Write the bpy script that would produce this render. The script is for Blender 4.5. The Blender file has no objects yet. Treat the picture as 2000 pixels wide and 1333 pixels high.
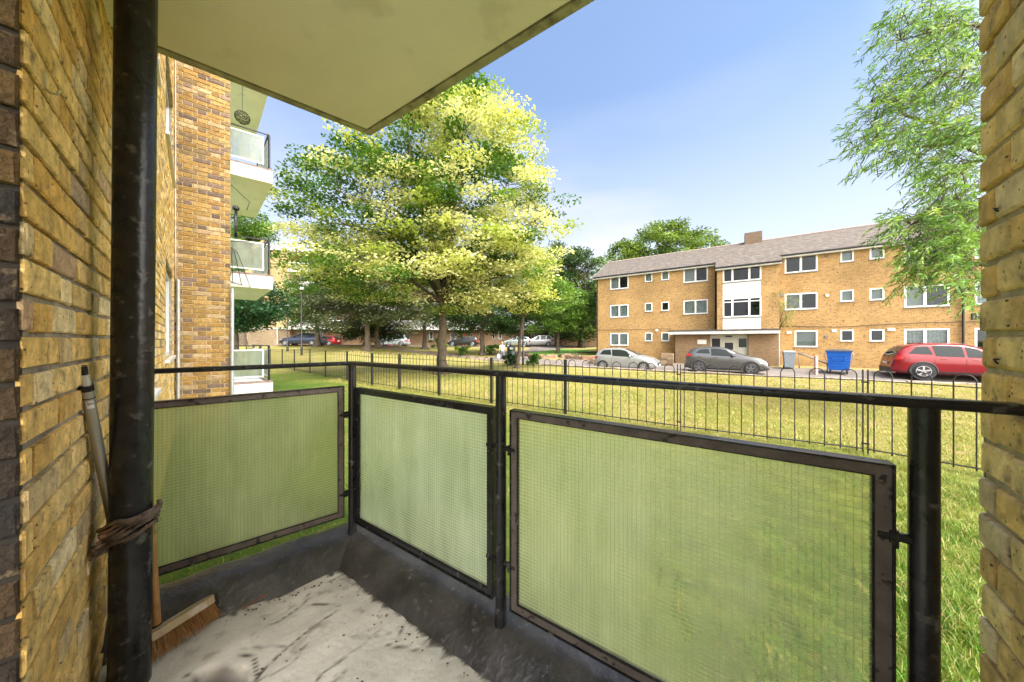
import bpy, math, random
import numpy as np
from mathutils import Vector, Matrix, noise
random.seed(7); RNG = np.random.default_rng(7)
S = bpy.context.scene
COL = S.collection
R = math.radians
# ------------------------------------------------------------------ camera
F = 611.0; CX = 1000.0; CY = 667.0; EYE = 1.48
cam_d = bpy.data.cameras.new('camera'); cam = bpy.data.objects.new('camera', cam_d); COL.objects.link(cam)
cam.location = (0, 0, EYE); cam.rotation_euler = (R(90), 0, 0)
cam_d.sensor_width = 36; cam_d.lens = 36 * F / 2000; cam_d.clip_start = .02; cam_d.clip_end = 3000
S.camera = cam
S.render.resolution_x = 1024; S.render.resolution_y = 682
# ------------------------------------------------------------------ world, sun, exposure
SUN_EL = 62.0; SX, SY = .60, -.80                 # direction towards the sun in plan
w = bpy.data.worlds.new('World'); S.world = w; w.use_nodes = True
nt = w.node_tree; nt.nodes.clear()
def N(nt, t, **k):
    n = nt.nodes.new(t)
    for a, b in k.items(): setattr(n, a, b)
    return n
out = N(nt, 'ShaderNodeOutputWorld'); bg = N(nt, 'ShaderNodeBackground'); sky = N(nt, 'ShaderNodeTexSky')
sky.sky_type = 'NISHITA'; sky.sun_disc = False; sky.sun_elevation = R(SUN_EL)
sky.sun_rotation = math.atan2(SX, SY); sky.altitude = 0; sky.air_density = 1.0; sky.dust_density = .7; sky.ozone_density = 3.0
tc = N(nt, 'ShaderNodeTexCoord'); sep = N(nt, 'ShaderNodeSeparateXYZ'); nt.links.new(tc.outputs['Generated'], sep.inputs[0])
mp = N(nt, 'ShaderNodeMapping'); mp.inputs['Scale'].default_value = (1.3, 1.3, 4.2); nt.links.new(tc.outputs['Generated'], mp.inputs[0])
nz = N(nt, 'ShaderNodeTexNoise'); nz.inputs['Scale'].default_value = 1.6; nz.inputs['Detail'].default_value = 5; nz.inputs['Roughness'].default_value = .5
nt.links.new(mp.outputs[0], nz.inputs['Vector'])
cr = N(nt, 'ShaderNodeMapRange'); cr.inputs['From Min'].default_value = .42; cr.inputs['From Max'].default_value = .75
nt.links.new(nz.outputs['Fac'], cr.inputs['Value'])
el = N(nt, 'ShaderNodeMapRange'); el.inputs['From Min'].default_value = .60; el.inputs['From Max'].default_value = .0
el.inputs['To Min'].default_value = .03; el.inputs['To Max'].default_value = 1.15
nt.links.new(sep.outputs['Z'], el.inputs['Value'])
mu = N(nt, 'ShaderNodeMath', operation='MULTIPLY'); nt.links.new(cr.outputs[0], mu.inputs[0]); nt.links.new(el.outputs[0], mu.inputs[1])
ad = N(nt, 'ShaderNodeMath', operation='MULTIPLY_ADD', use_clamp=True); ad.inputs[1].default_value = .80
nt.links.new(el.outputs[0], ad.inputs[0]); nt.links.new(mu.outputs[0], ad.inputs[2])
mx = N(nt, 'ShaderNodeMix', data_type='RGBA'); mx.inputs[7].default_value = (.84, .815, .87, 1)
nt.links.new(ad.outputs[0], mx.inputs[0]); nt.links.new(sky.outputs[0], mx.inputs[6])
pass
sk2 = N(nt, 'ShaderNodeVectorMath', operation='MULTIPLY'); sk2.inputs[1].default_value = (.265, .255, .24); nt.links.new(sky.outputs[0], sk2.inputs[0]); nt.links.new(sk2.outputs[0], mx.inputs[6])
# broad glow added low in the sky behind the camera to fill the balcony
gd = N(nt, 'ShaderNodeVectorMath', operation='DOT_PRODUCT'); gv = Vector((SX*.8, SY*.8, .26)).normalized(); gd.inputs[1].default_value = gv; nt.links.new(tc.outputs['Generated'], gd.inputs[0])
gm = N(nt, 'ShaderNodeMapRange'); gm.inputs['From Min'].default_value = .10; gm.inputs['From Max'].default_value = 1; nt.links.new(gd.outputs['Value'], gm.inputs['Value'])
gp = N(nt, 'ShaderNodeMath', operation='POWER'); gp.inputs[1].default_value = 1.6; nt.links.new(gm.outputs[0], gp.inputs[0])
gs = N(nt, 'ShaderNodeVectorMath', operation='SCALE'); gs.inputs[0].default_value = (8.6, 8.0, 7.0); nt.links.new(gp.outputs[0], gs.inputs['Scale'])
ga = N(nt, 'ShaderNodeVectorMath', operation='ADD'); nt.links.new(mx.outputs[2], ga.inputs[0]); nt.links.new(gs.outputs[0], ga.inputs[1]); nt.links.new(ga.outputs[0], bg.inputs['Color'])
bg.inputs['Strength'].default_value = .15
nt.links.new(bg.outputs[0], out.inputs[0])
sd = bpy.data.lights.new('sun', 'SUN'); sd.energy = .85; sd.angle = R(15); sd.color = (1, .95, .86)
sun = bpy.data.objects.new('sun', sd); COL.objects.link(sun)
sv = Vector((SX, SY, math.tan(R(SUN_EL)) * math.hypot(SX, SY)))
sun.rotation_euler = sv.to_track_quat('Z', 'Y').to_euler(); sun.location = (-20, -30, 40)
S.view_settings.view_transform = 'Standard'; S.view_settings.look = 'None'; S.view_settings.exposure = 3.12; S.view_settings.gamma = 1
S.cycles.max_bounces = 10; S.cycles.diffuse_bounces = 6; S.cycles.transparent_max_bounces = 12; S.cycles.use_denoising = True
try: S.cycles.caustics_reflective = False; S.cycles.caustics_refractive = False
except Exception: pass
# ------------------------------------------------------------------ helpers
def P(px, py, Y): return Vector(((px - CX) / F * Y, Y, EYE - (py - CY) / F * Y))
def V(*a): return Vector(a)
class MB:
    def __init__(s): s.v = []; s.f = []; s.m = []; s.c = []; s.uv = {}
    def add(s, vs, fs, m=0, c=None):
        b = len(s.v); s.v += [tuple(x) for x in vs]
        for f in fs: s.f.append([b + i for i in f]); s.m.append(m); s.c.append(c)
        return s
    def box(s, o, a, b, c, m=0, col=None):      # corner + three edge vectors
        o, a, b, c = map(Vector, (o, a, b, c)); v = [o, o+a, o+a+b, o+b, o+c, o+a+c, o+a+b+c, o+b+c]
        fs = [(0,3,2,1),(4,5,6,7),(0,1,5,4),(1,2,6,5),(2,3,7,6),(3,0,4,7)]
        if a.cross(b).dot(c) < 0: fs = [f[::-1] for f in fs]
        return s.add(v, fs, m, col)
    def bb(s, x0, x1, y0, y1, z0, z1, m=0, col=None): return s.box((x0,y0,z0),(x1-x0,0,0),(0,y1-y0,0),(0,0,z1-z0),m,col)
    def cbox(s, o, a, b, c, ch, m=0, col=None):   # chamfered on the +c side
        o, a, b, c = map(Vector, (o, a, b, c)); A, B, C_ = a.normalized()*ch, b.normalized()*ch, c.normalized()*ch
        t = o + c
        v = [o, o+a, o+a+b, o+b, t-C_, t+a-C_, t+a+b-C_, t+b-C_, t+A+B, t+a-A+B, t+a+b-A-B, t+b+A-B]
        fs = [(0,1,5,4),(1,2,6,5),(2,3,7,6),(3,0,4,7),(4,5,9,8),(5,6,10,9),(6,7,11,10),(7,4,8,11),(8,9,10,11)]
        if a.cross(b).dot(c) < 0: fs = [f[::-1] for f in fs]
        return s.add(v, fs, m, col)
    def tube(s, pts, r, n=8, m=0, col=None, caps=True, flat=1.0):
        pts = [Vector(p) for p in pts]; k = len(pts)
        rs = r if isinstance(r, (list, tuple)) else [r]*k
        rings = []; prev = None
        for i, p in enumerate(pts):
            d = (pts[min(i+1,k-1)] - pts[max(i-1,0)]).normalized()
            if prev is None:
                up = Vector((0,0,1)) if abs(d.z) < .9 else Vector((1,0,0)); a = d.cross(up).normalized()
            else:
                a = (prev - d*prev.dot(d)).normalized()
            prev = a; b = d.cross(a)
            rings.append([p + a*math.cos(2*math.pi*j/n)*rs[i] + b*math.sin(2*math.pi*j/n)*rs[i]*flat for j in range(n)])
        vs = [q for rg in rings for q in rg]; fs = []
        for i in range(k-1):
            for j in range(n): fs.append((i*n+j, i*n+(j+1)%n, (i+1)*n+(j+1)%n, (i+1)*n+j))
        if caps: fs.append(tuple(range(n))[::-1]); fs.append(tuple((k-1)*n+j for j in range(n)))
        return s.add(vs, [f[::-1] for f in fs], m, col)
    def cyl(s, p, q, r, n=16, m=0, col=None): return s.tube([p, q], r, n, m, col)
    def prism(s, poly, ext, m=0, col=None):       # planar polygon (3D points) extruded by vector
        poly = [Vector(p) for p in poly]; ext = Vector(ext); n = len(poly)
        vs = poly + [p+ext for p in poly]
        fs = [tuple(range(n))[::-1], tuple(range(n, 2*n))] + [(i,(i+1)%n,n+(i+1)%n,n+i) for i in range(n)]
        nn = Vector((0,0,0))
        for i in range(n): nn += poly[i].cross(poly[(i+1)%n])
        if nn.dot(ext) < 0: fs = [f[::-1] for f in fs]
        return s.add(vs, fs, m, col)
    def ell(s, c, rx, ry, rz, n=10, k=7, m=0, col=None, M=None):
        c = Vector(c); vs = []; fs = []
        for i in range(k+1):
            th = math.pi*i/k
            for j in range(n):
                ph = 2*math.pi*j/n; p = Vector((rx*math.sin(th)*math.cos(ph), ry*math.sin(th)*math.sin(ph), rz*math.cos(th)))
                if M is not None: p = M @ p
                vs.append(c+p)
        for i in range(k):
            for j in range(n): fs.append((i*n+j,(i+1)*n+j,(i+1)*n+(j+1)%n,i*n+(j+1)%n))
        return s.add(vs, fs, m, col)
    def build(s, name, mats, parent=None, smooth=False, auto=None, **props):
        me = bpy.data.meshes.new(name); me.from_pydata(s.v, [], s.f)
        if not isinstance(mats, (list, tuple)): mats = [mats]
        for x in mats: me.materials.append(x)
        me.polygons.foreach_set('material_index', s.m)
        if any(c is not None for c in s.c):
            at = me.color_attributes.new('Col', 'FLOAT_COLOR', 'CORNER'); arr = []
            for f, c in zip(s.f, s.c):
                c = c or (.5,.5,.5); arr += [c[0], c[1], c[2], 1.0]*len(f)
            at.data.foreach_set('color', arr)
        if smooth: me.polygons.foreach_set('use_smooth', [True]*len(me.polygons))
        me.update()
        if smooth and auto: me.set_sharp_from_angle(angle=R(auto))
        return link(name, me, parent, **props)
def link(name, me, parent=None, label=None, cat=None, group=None, kind=None):
    o = bpy.data.objects.new(name, me); COL.objects.link(o)
    if parent is not None: o.parent = parent
    tag(o, label, cat, group, kind); return o
def tag(o, label=None, cat=None, group=None, kind=None):
    if label: o['label'] = label
    if cat: o['category'] = cat
    if group: o['group'] = group
    if kind: o['kind'] = kind
    return o
def thing(name, label, cat, loc=(0,0,0), rz=0, group=None):
    o = bpy.data.objects.new(name, None); COL.objects.link(o); o.location = loc; o.rotation_euler = (0,0,rz)
    o.empty_display_size = .1
    return tag(o, label, cat, group)
def copy_tree(o, parent=None):
    c = o.copy(); COL.objects.link(c)
    if parent is not None: c.parent = parent
    for ch in list(o.children): copy_tree(ch, c)
    return c
# ------------------------------------------------------------------ materials
MATS = {}
def mat(name, col=(.5,.5,.5), rough=.6, metal=0, var=.15, vscale=8, bump=0, bscale=40, attr=False, spec=.5, coat=0, coords='Object',
        dirt=None, dscale=3, dlo=.5, dhi=.7, trans=0, ior=1.45, det=4, sheen=0):
    if name in MATS: return MATS[name]
    m = bpy.data.materials.new(name); m.use_nodes = True; t = m.node_tree; t.nodes.clear()
    o = N(t,'ShaderNodeOutputMaterial'); b = N(t,'ShaderNodeBsdfPrincipled'); t.links.new(b.outputs[0], o.inputs[0])
    b.inputs['Roughness'].default_value = rough; b.inputs['Metallic'].default_value = metal
    b.inputs['Specular IOR Level'].default_value = spec; b.inputs['Coat Weight'].default_value = coat
    b.inputs['Transmission Weight'].default_value = trans; b.inputs['IOR'].default_value = ior
    c = N(t,'ShaderNodeTexCoord'); co = c.outputs[coords]
    if attr: a = N(t,'ShaderNodeAttribute'); a.attribute_name = 'Col'; src = a.outputs['Color']
    else: a = N(t,'ShaderNodeRGB'); a.outputs[0].default_value = (*col, 1); src = a.outputs[0]
    if var:
        n = N(t,'ShaderNodeTexNoise'); n.inputs['Scale'].default_value = vscale; n.inputs['Detail'].default_value = det; t.links.new(co, n.inputs['Vector'])
        mr = N(t,'ShaderNodeMapRange'); mr.inputs['From Min'].default_value=.3; mr.inputs['From Max'].default_value=.7
        mr.inputs['To Min'].default_value = 1-var; mr.inputs['To Max'].default_value = 1+var; t.links.new(n.outputs['Fac'], mr.inputs['Value'])
        h = N(t,'ShaderNodeVectorMath', operation='SCALE'); t.links.new(src, h.inputs[0]); t.links.new(mr.outputs[0], h.inputs['Scale']); src = h.outputs[0]
    if dirt:
        n = N(t,'ShaderNodeTexNoise'); n.inputs['Scale'].default_value = dscale; n.inputs['Detail'].default_value = 6; t.links.new(co, n.inputs['Vector'])
        mr = N(t,'ShaderNodeMapRange'); mr.inputs['From Min'].default_value=dlo; mr.inputs['From Max'].default_value=dhi; t.links.new(n.outputs['Fac'], mr.inputs['Value'])
        x = N(t,'ShaderNodeMix', data_type='RGBA'); x.inputs[7].default_value = (*dirt,1); t.links.new(mr.outputs[0], x.inputs[0]); t.links.new(src, x.inputs[6]); src = x.outputs[2]
    t.links.new(src, b.inputs['Base Color'])
    if bump:
        n = N(t,'ShaderNodeTexNoise'); n.inputs['Scale'].default_value = bscale; n.inputs['Detail'].default_value = 5; t.links.new(co, n.inputs['Vector'])
        bp = N(t,'ShaderNodeBump'); bp.inputs['Strength'].default_value = bump; bp.inputs['Distance'].default_value = .01
        t.links.new(n.outputs['Fac'], bp.inputs['Height']); t.links.new(bp.outputs[0], b.inputs['Normal'])
    MATS[name] = m; return m
def brick_mat():                                       # skin of individually modelled bricks
    m = mat('brick_skin', attr=True, rough=.9, var=.30, vscale=24, dirt=(.24,.17,.10), dscale=26, dlo=.58, dhi=.74, bump=1.1, bscale=75, det=6)
    t = m.node_tree; b = [n for n in t.nodes if n.type=='BSDF_PRINCIPLED'][0]
    c = [n for n in t.nodes if n.type=='TEX_COORD'][0]
    vo = N(t,'ShaderNodeTexVoronoi'); vo.inputs['Scale'].default_value = 46; t.links.new(c.outputs['Object'], vo.inputs['Vector'])
    mr = N(t,'ShaderNodeMapRange'); mr.inputs['From Min'].default_value=.07; mr.inputs['From Max'].default_value=.17; mr.inputs['To Min'].default_value=.1; t.links.new(vo.outputs['Distance'], mr.inputs['Value'])
    x = N(t,'ShaderNodeMix', data_type='RGBA'); x.inputs[6].default_value=(.05,.035,.02,1)
    old = b.inputs['Base Color'].links[0].from_socket; t.links.new(mr.outputs[0], x.inputs[0]); t.links.new(old, x.inputs[7]); t.links.new(x.outputs[2], b.inputs['Base Color'])
    return m
M_BR = brick_mat()
M_MORT = mat('mortar', (.33,.285,.22), .95, var=.3, vscale=25, bump=1.4, bscale=60, dirt=(.12,.10,.08), dscale=4, dlo=.52, dhi=.75)
M_MORTL = mat('mortar_light', (.42,.33,.19), .95, var=.2, vscale=25, bump=.6, bscale=60)
M_BLACK = mat('black_paint', (.014,.014,.016), .27, var=.4, vscale=20, bump=.25, bscale=30, dirt=(.10,.095,.09), dscale=26, dlo=.61, dhi=.72)
M_BITU = mat('bitumen', (.05,.047,.045), .30, var=.5, vscale=7, bump=1.0, bscale=22, dirt=(.11,.10,.09), dscale=44, dlo=.62, dhi=.73, det=9)
M_CONC = mat('painted_soffit', (.94,.87,.82), .8, var=.05, vscale=2.5, bump=.15, bscale=25, dirt=(.50,.44,.36), dscale=3.2, dlo=.62, dhi=.90, det=9)
M_CONCE = mat('soffit_edge', (.42,.39,.29), .85, var=.25, vscale=9, bump=.5, bscale=30, dirt=(.16,.13,.10), dscale=12, dlo=.5, dhi=.7)
M_WHITE = mat('white_paint', (.66,.66,.64), .5, var=.06, vscale=4)
M_PVC = mat('white_pvc', (.68,.69,.69), .3, var=.03, vscale=3)
M_FASC = mat('white_fascia', (.52,.52,.49), .7, var=.08, vscale=3, dirt=(.35,.32,.28), dscale=4, dlo=.6, dhi=.8)
M_DARK = mat('dark_interior', (.035,.035,.04), .9, var=.3, vscale=2)
M_GALV = mat('galvanised', (.42,.45,.46), .45, metal=.5, var=.15, vscale=15)
M_CURT = mat('net_curtain', (.85,.88,.88), .9, var=.25, vscale=9)
M_BLIND = mat('roller_blind', (.80,.80,.78), .8, var=.04)
def glass_thin(name, tint=(.9,.95,.95), rough=.02, dens=.75):
    m = bpy.data.materials.new(name); m.use_nodes = True; t = m.node_tree; t.nodes.clear()
    o = N(t,'ShaderNodeOutputMaterial'); tr = N(t,'ShaderNodeBsdfTransparent'); tr.inputs[0].default_value=(*[dens*x for x in tint],1)
    g = N(t,'ShaderNodeBsdfGlossy'); g.inputs['Roughness'].default_value=rough; g.inputs[0].default_value=(.9,.95,1,1)
    fr = N(t,'ShaderNodeFresnel'); fr.inputs[0].default_value=1.5
    ma = N(t,'ShaderNodeMath', operation='MULTIPLY_ADD'); ma.inputs[1].default_value=.65; ma.inputs[2].default_value=.0; t.links.new(fr.outputs[0], ma.inputs[0])
    mi = N(t,'ShaderNodeMixShader'); t.links.new(ma.outputs[0], mi.inputs[0]); t.links.new(tr.outputs[0], mi.inputs[1]); t.links.new(g.outputs[0], mi.inputs[2]); t.links.new(mi.outputs[0], o.inputs[0])
    return m
M_PANE = glass_thin('window_glass')
def frosted(name, tint, haze=.30, rough=.36, back=(1.0,.96,.62)):
    m = bpy.data.materials.new(name); m.use_nodes = True; t = m.node_tree; t.nodes.clear()
    o = N(t,'ShaderNodeOutputMaterial'); c = N(t,'ShaderNodeTexCoord')
    rf = N(t,'ShaderNodeBsdfRefraction'); rf.inputs['Color'].default_value=(*tint,1); rf.inputs['Roughness'].default_value=rough; rf.inputs['IOR'].default_value=1.03
    tl = N(t,'ShaderNodeBsdfTranslucent'); tl.inputs[0].default_value=(*back,1)
    df = N(t,'ShaderNodeBsdfDiffuse'); df.inputs[0].default_value=(.82,.86,.62,1)
    a1 = N(t,'ShaderNodeMixShader'); a1.inputs[0].default_value=.22; t.links.new(tl.outputs[0],a1.inputs[1]); t.links.new(df.outputs[0],a1.inputs[2])
    mpp = N(t,'ShaderNodeMapping'); mpp.inputs['Scale'].default_value=(9,9,1.6); t.links.new(c.outputs['Object'], mpp.inputs[0])
    n = N(t,'ShaderNodeTexNoise'); n.inputs['Scale'].default_value=1; n.inputs['Detail'].default_value=9; n.inputs['Roughness'].default_value=.62; t.links.new(mpp.outputs[0], n.inputs['Vector'])
    nb = N(t,'ShaderNodeTexNoise'); nb.inputs['Scale'].default_value=2.2; nb.inputs['Detail'].default_value=3; t.links.new(c.outputs['Object'], nb.inputs['Vector'])
    av = N(t,'ShaderNodeMath', operation='ADD'); t.links.new(n.outputs['Fac'], av.inputs[0]); t.links.new(nb.outputs['Fac'], av.inputs[1])
    mr = N(t,'ShaderNodeMapRange'); mr.inputs['From Min'].default_value=.75; mr.inputs['From Max'].default_value=1.25; mr.inputs['To Min'].default_value=max(.05,haze-.20); mr.inputs['To Max'].default_value=haze+.22
    t.links.new(av.outputs[0], mr.inputs['Value'])
    a2 = N(t,'ShaderNodeMixShader'); t.links.new(mr.outputs[0],a2.inputs[0]); t.links.new(rf.outputs[0],a2.inputs[1]); t.links.new(a1.outputs[0],a2.inputs[2])
    gl = N(t,'ShaderNodeBsdfGlossy'); gl.inputs['Roughness'].default_value=.22
    a3 = N(t,'ShaderNodeMixShader'); a3.inputs[0].default_value=.05; t.links.new(a2.outputs[0],a3.inputs[1]); t.links.new(gl.outputs[0],a3.inputs[2])
    n2 = N(t,'ShaderNodeTexNoise'); n2.inputs['Scale'].default_value=160; n2.inputs['Detail'].default_value=2; t.links.new(c.outputs['Object'], n2.inputs['Vector'])
    bp = N(t,'ShaderNodeBump'); bp.inputs['Strength'].default_value=.5; bp.inputs['Distance'].default_value=.002; t.links.new(n2.outputs['Fac'], bp.inputs['Height'])
    for s_ in (rf, gl): t.links.new(bp.outputs[0], s_.inputs['Normal'])
    t.links.new(a3.outputs[0], o.inputs[0]); return m
M_FROST = frosted('wired_frosted_glass', (.97,1.0,.76), haze=.41, rough=.19, back=(.96,1.0,.70))
M_FROST1 = frosted('shaded_frosted_glass', (.95,1.0,.74), haze=.58, rough=.17, back=(.90,1.0,.62))
M_FROST2 = frosted('hazy_frosted_glass', (.96,1.0,.90), haze=.46, rough=.22, back=(.92,1.0,.80))
M_FROST3 = frosted('grey_frosted_glass', (.80,.86,.84), haze=.45, rough=.25, back=(.62,.70,.66))
def leaf_mat(name, trans=.35, rough=.5):
    m = bpy.data.materials.new(name); m.use_nodes = True; t = m.node_tree; t.nodes.clear()
    o = N(t,'ShaderNodeOutputMaterial'); a = N(t,'ShaderNodeAttribute'); a.attribute_name='Col'
    d = N(t,'ShaderNodeBsdfPrincipled'); d.inputs['Roughness'].default_value=rough; d.inputs['Specular IOR Level'].default_value=.35; t.links.new(a.outputs['Color'], d.inputs['Base Color'])
    l = N(t,'ShaderNodeBsdfTranslucent'); g = N(t,'ShaderNodeVectorMath', operation='MULTIPLY'); g.inputs[1].default_value=(1.25,1.25,.7); t.links.new(a.outputs['Color'], g.inputs[0]); t.links.new(g.outputs[0], l.inputs[0])
    mi = N(t,'ShaderNodeMixShader'); mi.inputs[0].default_value=trans; t.links.new(d.outputs[0],mi.inputs[1]); t.links.new(l.outputs[0],mi.inputs[2]); t.links.new(mi.outputs[0],o.inputs[0]); return m
M_LEAF = leaf_mat('leaf'); M_BARK = mat('bark', (.085,.065,.045), .95, var=.35, vscale=9, bump=1, bscale=14)
M_GRASSB = leaf_mat('grass_blade', .3, .6)
def brick_tex(name, c1, c2, c3, mort, k=1.0, stain=None):        # distant brickwork, laid by UV in metres
    m = bpy.data.materials.new(name); m.use_nodes = True; t = m.node_tree; t.nodes.clear()
    o = N(t,'ShaderNodeOutputMaterial'); b = N(t,'ShaderNodeBsdfPrincipled'); b.inputs['Roughness'].default_value=.9; b.inputs['Specular IOR Level'].default_value=.2
    uv = N(t,'ShaderNodeUVMap'); br = N(t,'ShaderNodeTexBrick'); t.links.new(uv.outputs[0], br.inputs['Vector'])
    br.inputs['Scale'].default_value=1; br.inputs['Brick Width'].default_value=.225*k; br.inputs['Row Height'].default_value=.075*k; br.inputs['Mortar Size'].default_value=.006
    br.inputs['Color1'].default_value=(*c1,1); br.inputs['Color2'].default_value=(*c2,1); br.inputs['Mortar'].default_value=(*mort,1); br.inputs['Bias'].default_value=-.15
    wn = N(t,'ShaderNodeTexNoise'); wn.inputs['Scale'].default_value=6.5; wn.inputs['Detail'].default_value=3
    mp = N(t,'ShaderNodeMapping'); mp.inputs['Scale'].default_value=(1,3.2,1); t.links.new(uv.outputs[0], mp.inputs[0]); t.links.new(mp.outputs[0], wn.inputs['Vector'])
    mr = N(t,'ShaderNodeMapRange'); mr.inputs['From Min'].default_value=.58; mr.inputs['From Max'].default_value=.66; t.links.new(wn.outputs['Fac'], mr.inputs['Value'])
    x = N(t,'ShaderNodeMix', data_type='RGBA'); x.inputs[7].default_value=(*c3,1); t.links.new(mr.outputs[0],x.inputs[0]); t.links.new(br.outputs['Color'],x.inputs[6])
    n3 = N(t,'ShaderNodeTexNoise'); n3.inputs['Scale'].default_value=.55; n3.inputs['Detail'].default_value=5; t.links.new(uv.outputs[0], n3.inputs['Vector'])
    m3 = N(t,'ShaderNodeMapRange'); m3.inputs['From Min'].default_value=.3; m3.inputs['From Max'].default_value=.7; m3.inputs['To Min'].default_value=.82; m3.inputs['To Max'].default_value=1.14; t.links.new(n3.outputs['Fac'], m3.inputs['Value'])
    sc = N(t,'ShaderNodeVectorMath', operation='SCALE'); t.links.new(x.outputs[2], sc.inputs[0]); t.links.new(m3.outputs[0], sc.inputs['Scale']); src = sc.outputs[0]
    if stain:                                          # worn, washed-out brickwork along the foot of the wall
        sp = N(t,'ShaderNodeSeparateXYZ'); t.links.new(uv.outputs[0], sp.inputs[0])
        n4 = N(t,'ShaderNodeTexNoise'); n4.inputs['Scale'].default_value=1.3; n4.inputs['Detail'].default_value=5; t.links.new(uv.outputs[0], n4.inputs['Vector'])
        ma = N(t,'ShaderNodeMath', operation='MULTIPLY_ADD'); ma.inputs[1].default_value=1.6; t.links.new(n4.outputs['Fac'], ma.inputs[0]); t.links.new(sp.outputs['Y'], ma.inputs[2])
        m4 = N(t,'ShaderNodeMapRange'); m4.inputs['From Min'].default_value=stain[0]+.35; m4.inputs['From Max'].default_value=stain[0]; m4.inputs['To Max'].default_value=.75; t.links.new(ma.outputs[0], m4.inputs['Value'])
        y = N(t,'ShaderNodeMix', data_type='RGBA'); y.inputs[7].default_value=(*stain[1],1); t.links.new(m4.outputs[0],y.inputs[0]); t.links.new(src,y.inputs[6]); src=y.outputs[2]
    t.links.new(src, b.inputs['Base Color'])
    bp = N(t,'ShaderNodeBump'); bp.inputs['Strength'].default_value=.5; bp.inputs['Distance'].default_value=.01; bp.invert=True; t.links.new(br.outputs['Fac'], bp.inputs['Height']); t.links.new(bp.outputs[0], b.inputs['Normal'])
    t.links.new(b.outputs[0], o.inputs[0]); return m
M_BT = brick_tex('yellow_stock_brick', (.40,.245,.095), (.28,.17,.07), (.09,.06,.04), (.42,.31,.175), stain=(.3,(.42,.33,.24)))
M_BT2 = brick_tex('pale_brick', (.44,.31,.15), (.36,.25,.12), (.20,.13,.08), (.42,.34,.22))
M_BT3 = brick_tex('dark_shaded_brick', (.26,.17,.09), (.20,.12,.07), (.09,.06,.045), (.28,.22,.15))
M_BTW = brick_tex('low_wall_brick', (.19,.13,.09), (.14,.10,.07), (.07,.05,.045), (.22,.18,.14))
# ------------------------------------------------------------------ modelled brickwork (Flemish bond)
PAL = [((.72,.47,.15),6),((.76,.53,.20),6),((.66,.40,.11),4),((.58,.42,.20),3),((.46,.34,.22),.6),((.34,.23,.14),.3),((.80,.62,.33),3),((.60,.40,.24),.7)]
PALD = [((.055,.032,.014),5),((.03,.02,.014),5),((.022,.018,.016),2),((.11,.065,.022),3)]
PALP = [((.74,.50,.19),5),((.80,.60,.28),6),((.70,.47,.19),4),((.56,.41,.29),.8),((.78,.62,.38),3)]
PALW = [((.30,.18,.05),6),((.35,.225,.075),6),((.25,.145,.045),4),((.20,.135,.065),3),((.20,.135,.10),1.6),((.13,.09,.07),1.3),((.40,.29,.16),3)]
def pick(pal):
    c = random.choices([p[0] for p in pal], [p[1] for p in pal])[0]; k = random.uniform(.86,1.14)
    return tuple(x*k for x in c)
def brickwork(name, o, u, n, s0, s1, z0, z1, openings=(), pal=PAL, mort=None, parent=None, joint=.0125, back=.2, phase=0.0, proud=.003, ch=.0035, **pr):
    """o: point on the face line (2D), u: run direction, n: outward normal. openings: (sa,sb,za,zb)"""
    u3 = V(u[0],u[1],0).normalized(); n3 = V(n[0],n[1],0).normalized(); o3 = V(o[0],o[1],0); up = V(0,0,1)
    mb = MB(); rows = int((z1-z0)/.075)+1
    for k in range(rows):
        za = z0+k*.075; zb = min(za+.075-joint, z1)
        if zb-za < .02: continue
        s = s0 - .34 + phase + (0 if k%2 else .16875); q = 0
        spans = []
        while s < s1:
            L = .2145 if q%2==0 else .102
            a, b = max(s, s0), min(s+L, s1)
            if b-a > .03: spans.append([a,b])
            s += L+joint; q += 1
        for a, b in spans:
            pieces = [(a,b)]
            for (sa,sb,oa,ob) in openings:
                if zb > oa+.02 and za < ob-.02:
                    np_ = []
                    for (c,d) in pieces:
                        if d<=sa or c>=sb: np_.append((c,d))
                        else:
                            if sa-c>.03: np_.append((c,sa))
                            if d-sb>.03: np_.append((sb,d))
                    pieces = np_
            for c,d in pieces:
                j = random.uniform(-.0022,.0022); jz = random.uniform(-.0015,.0015); tl = random.uniform(-.0015,.0015)
                b0_=len(mb.v); mb.cbox(o3+u3*c+up*(za+jz)-n3*.012, u3*(d-c)+n3*tl, up*(zb-za)+n3*random.uniform(-.001,.001), n3*(.012+proud+j), ch, 0, pick(pal))
                for vi in range(b0_+4,b0_+12): q_=mb.v[vi]; g1,g2=random.uniform(-.0022,.0022),random.uniform(-.0022,.0022); mb.v[vi]=(q_[0]+u3.x*g1,q_[1]+u3.y*g1,q_[2]+g2)
    wall = MB(); zs = sorted({z0,z1,*[x for op in openings for x in op[2:]]}); zs=[z for z in zs if z0<=z<=z1]
    for za,zb in zip(zs,zs[1:]):
        cuts = sorted([(op[0],op[1]) for op in openings if op[2]<=za+1e-6 and op[3]>=zb-1e-6]); c = s0
        for a,b in cuts+[(s1,s1)]:
            if a>c+1e-6: wall.box(o3+u3*c+up*za-n3*(back), u3*(a-c), up*(zb-za), n3*(back-.006))
            c = b
    w_ = wall.build(name, mort or M_MORT, parent, **pr)
    mb.build('brick_face', M_BR, w_)
    return w_
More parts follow.
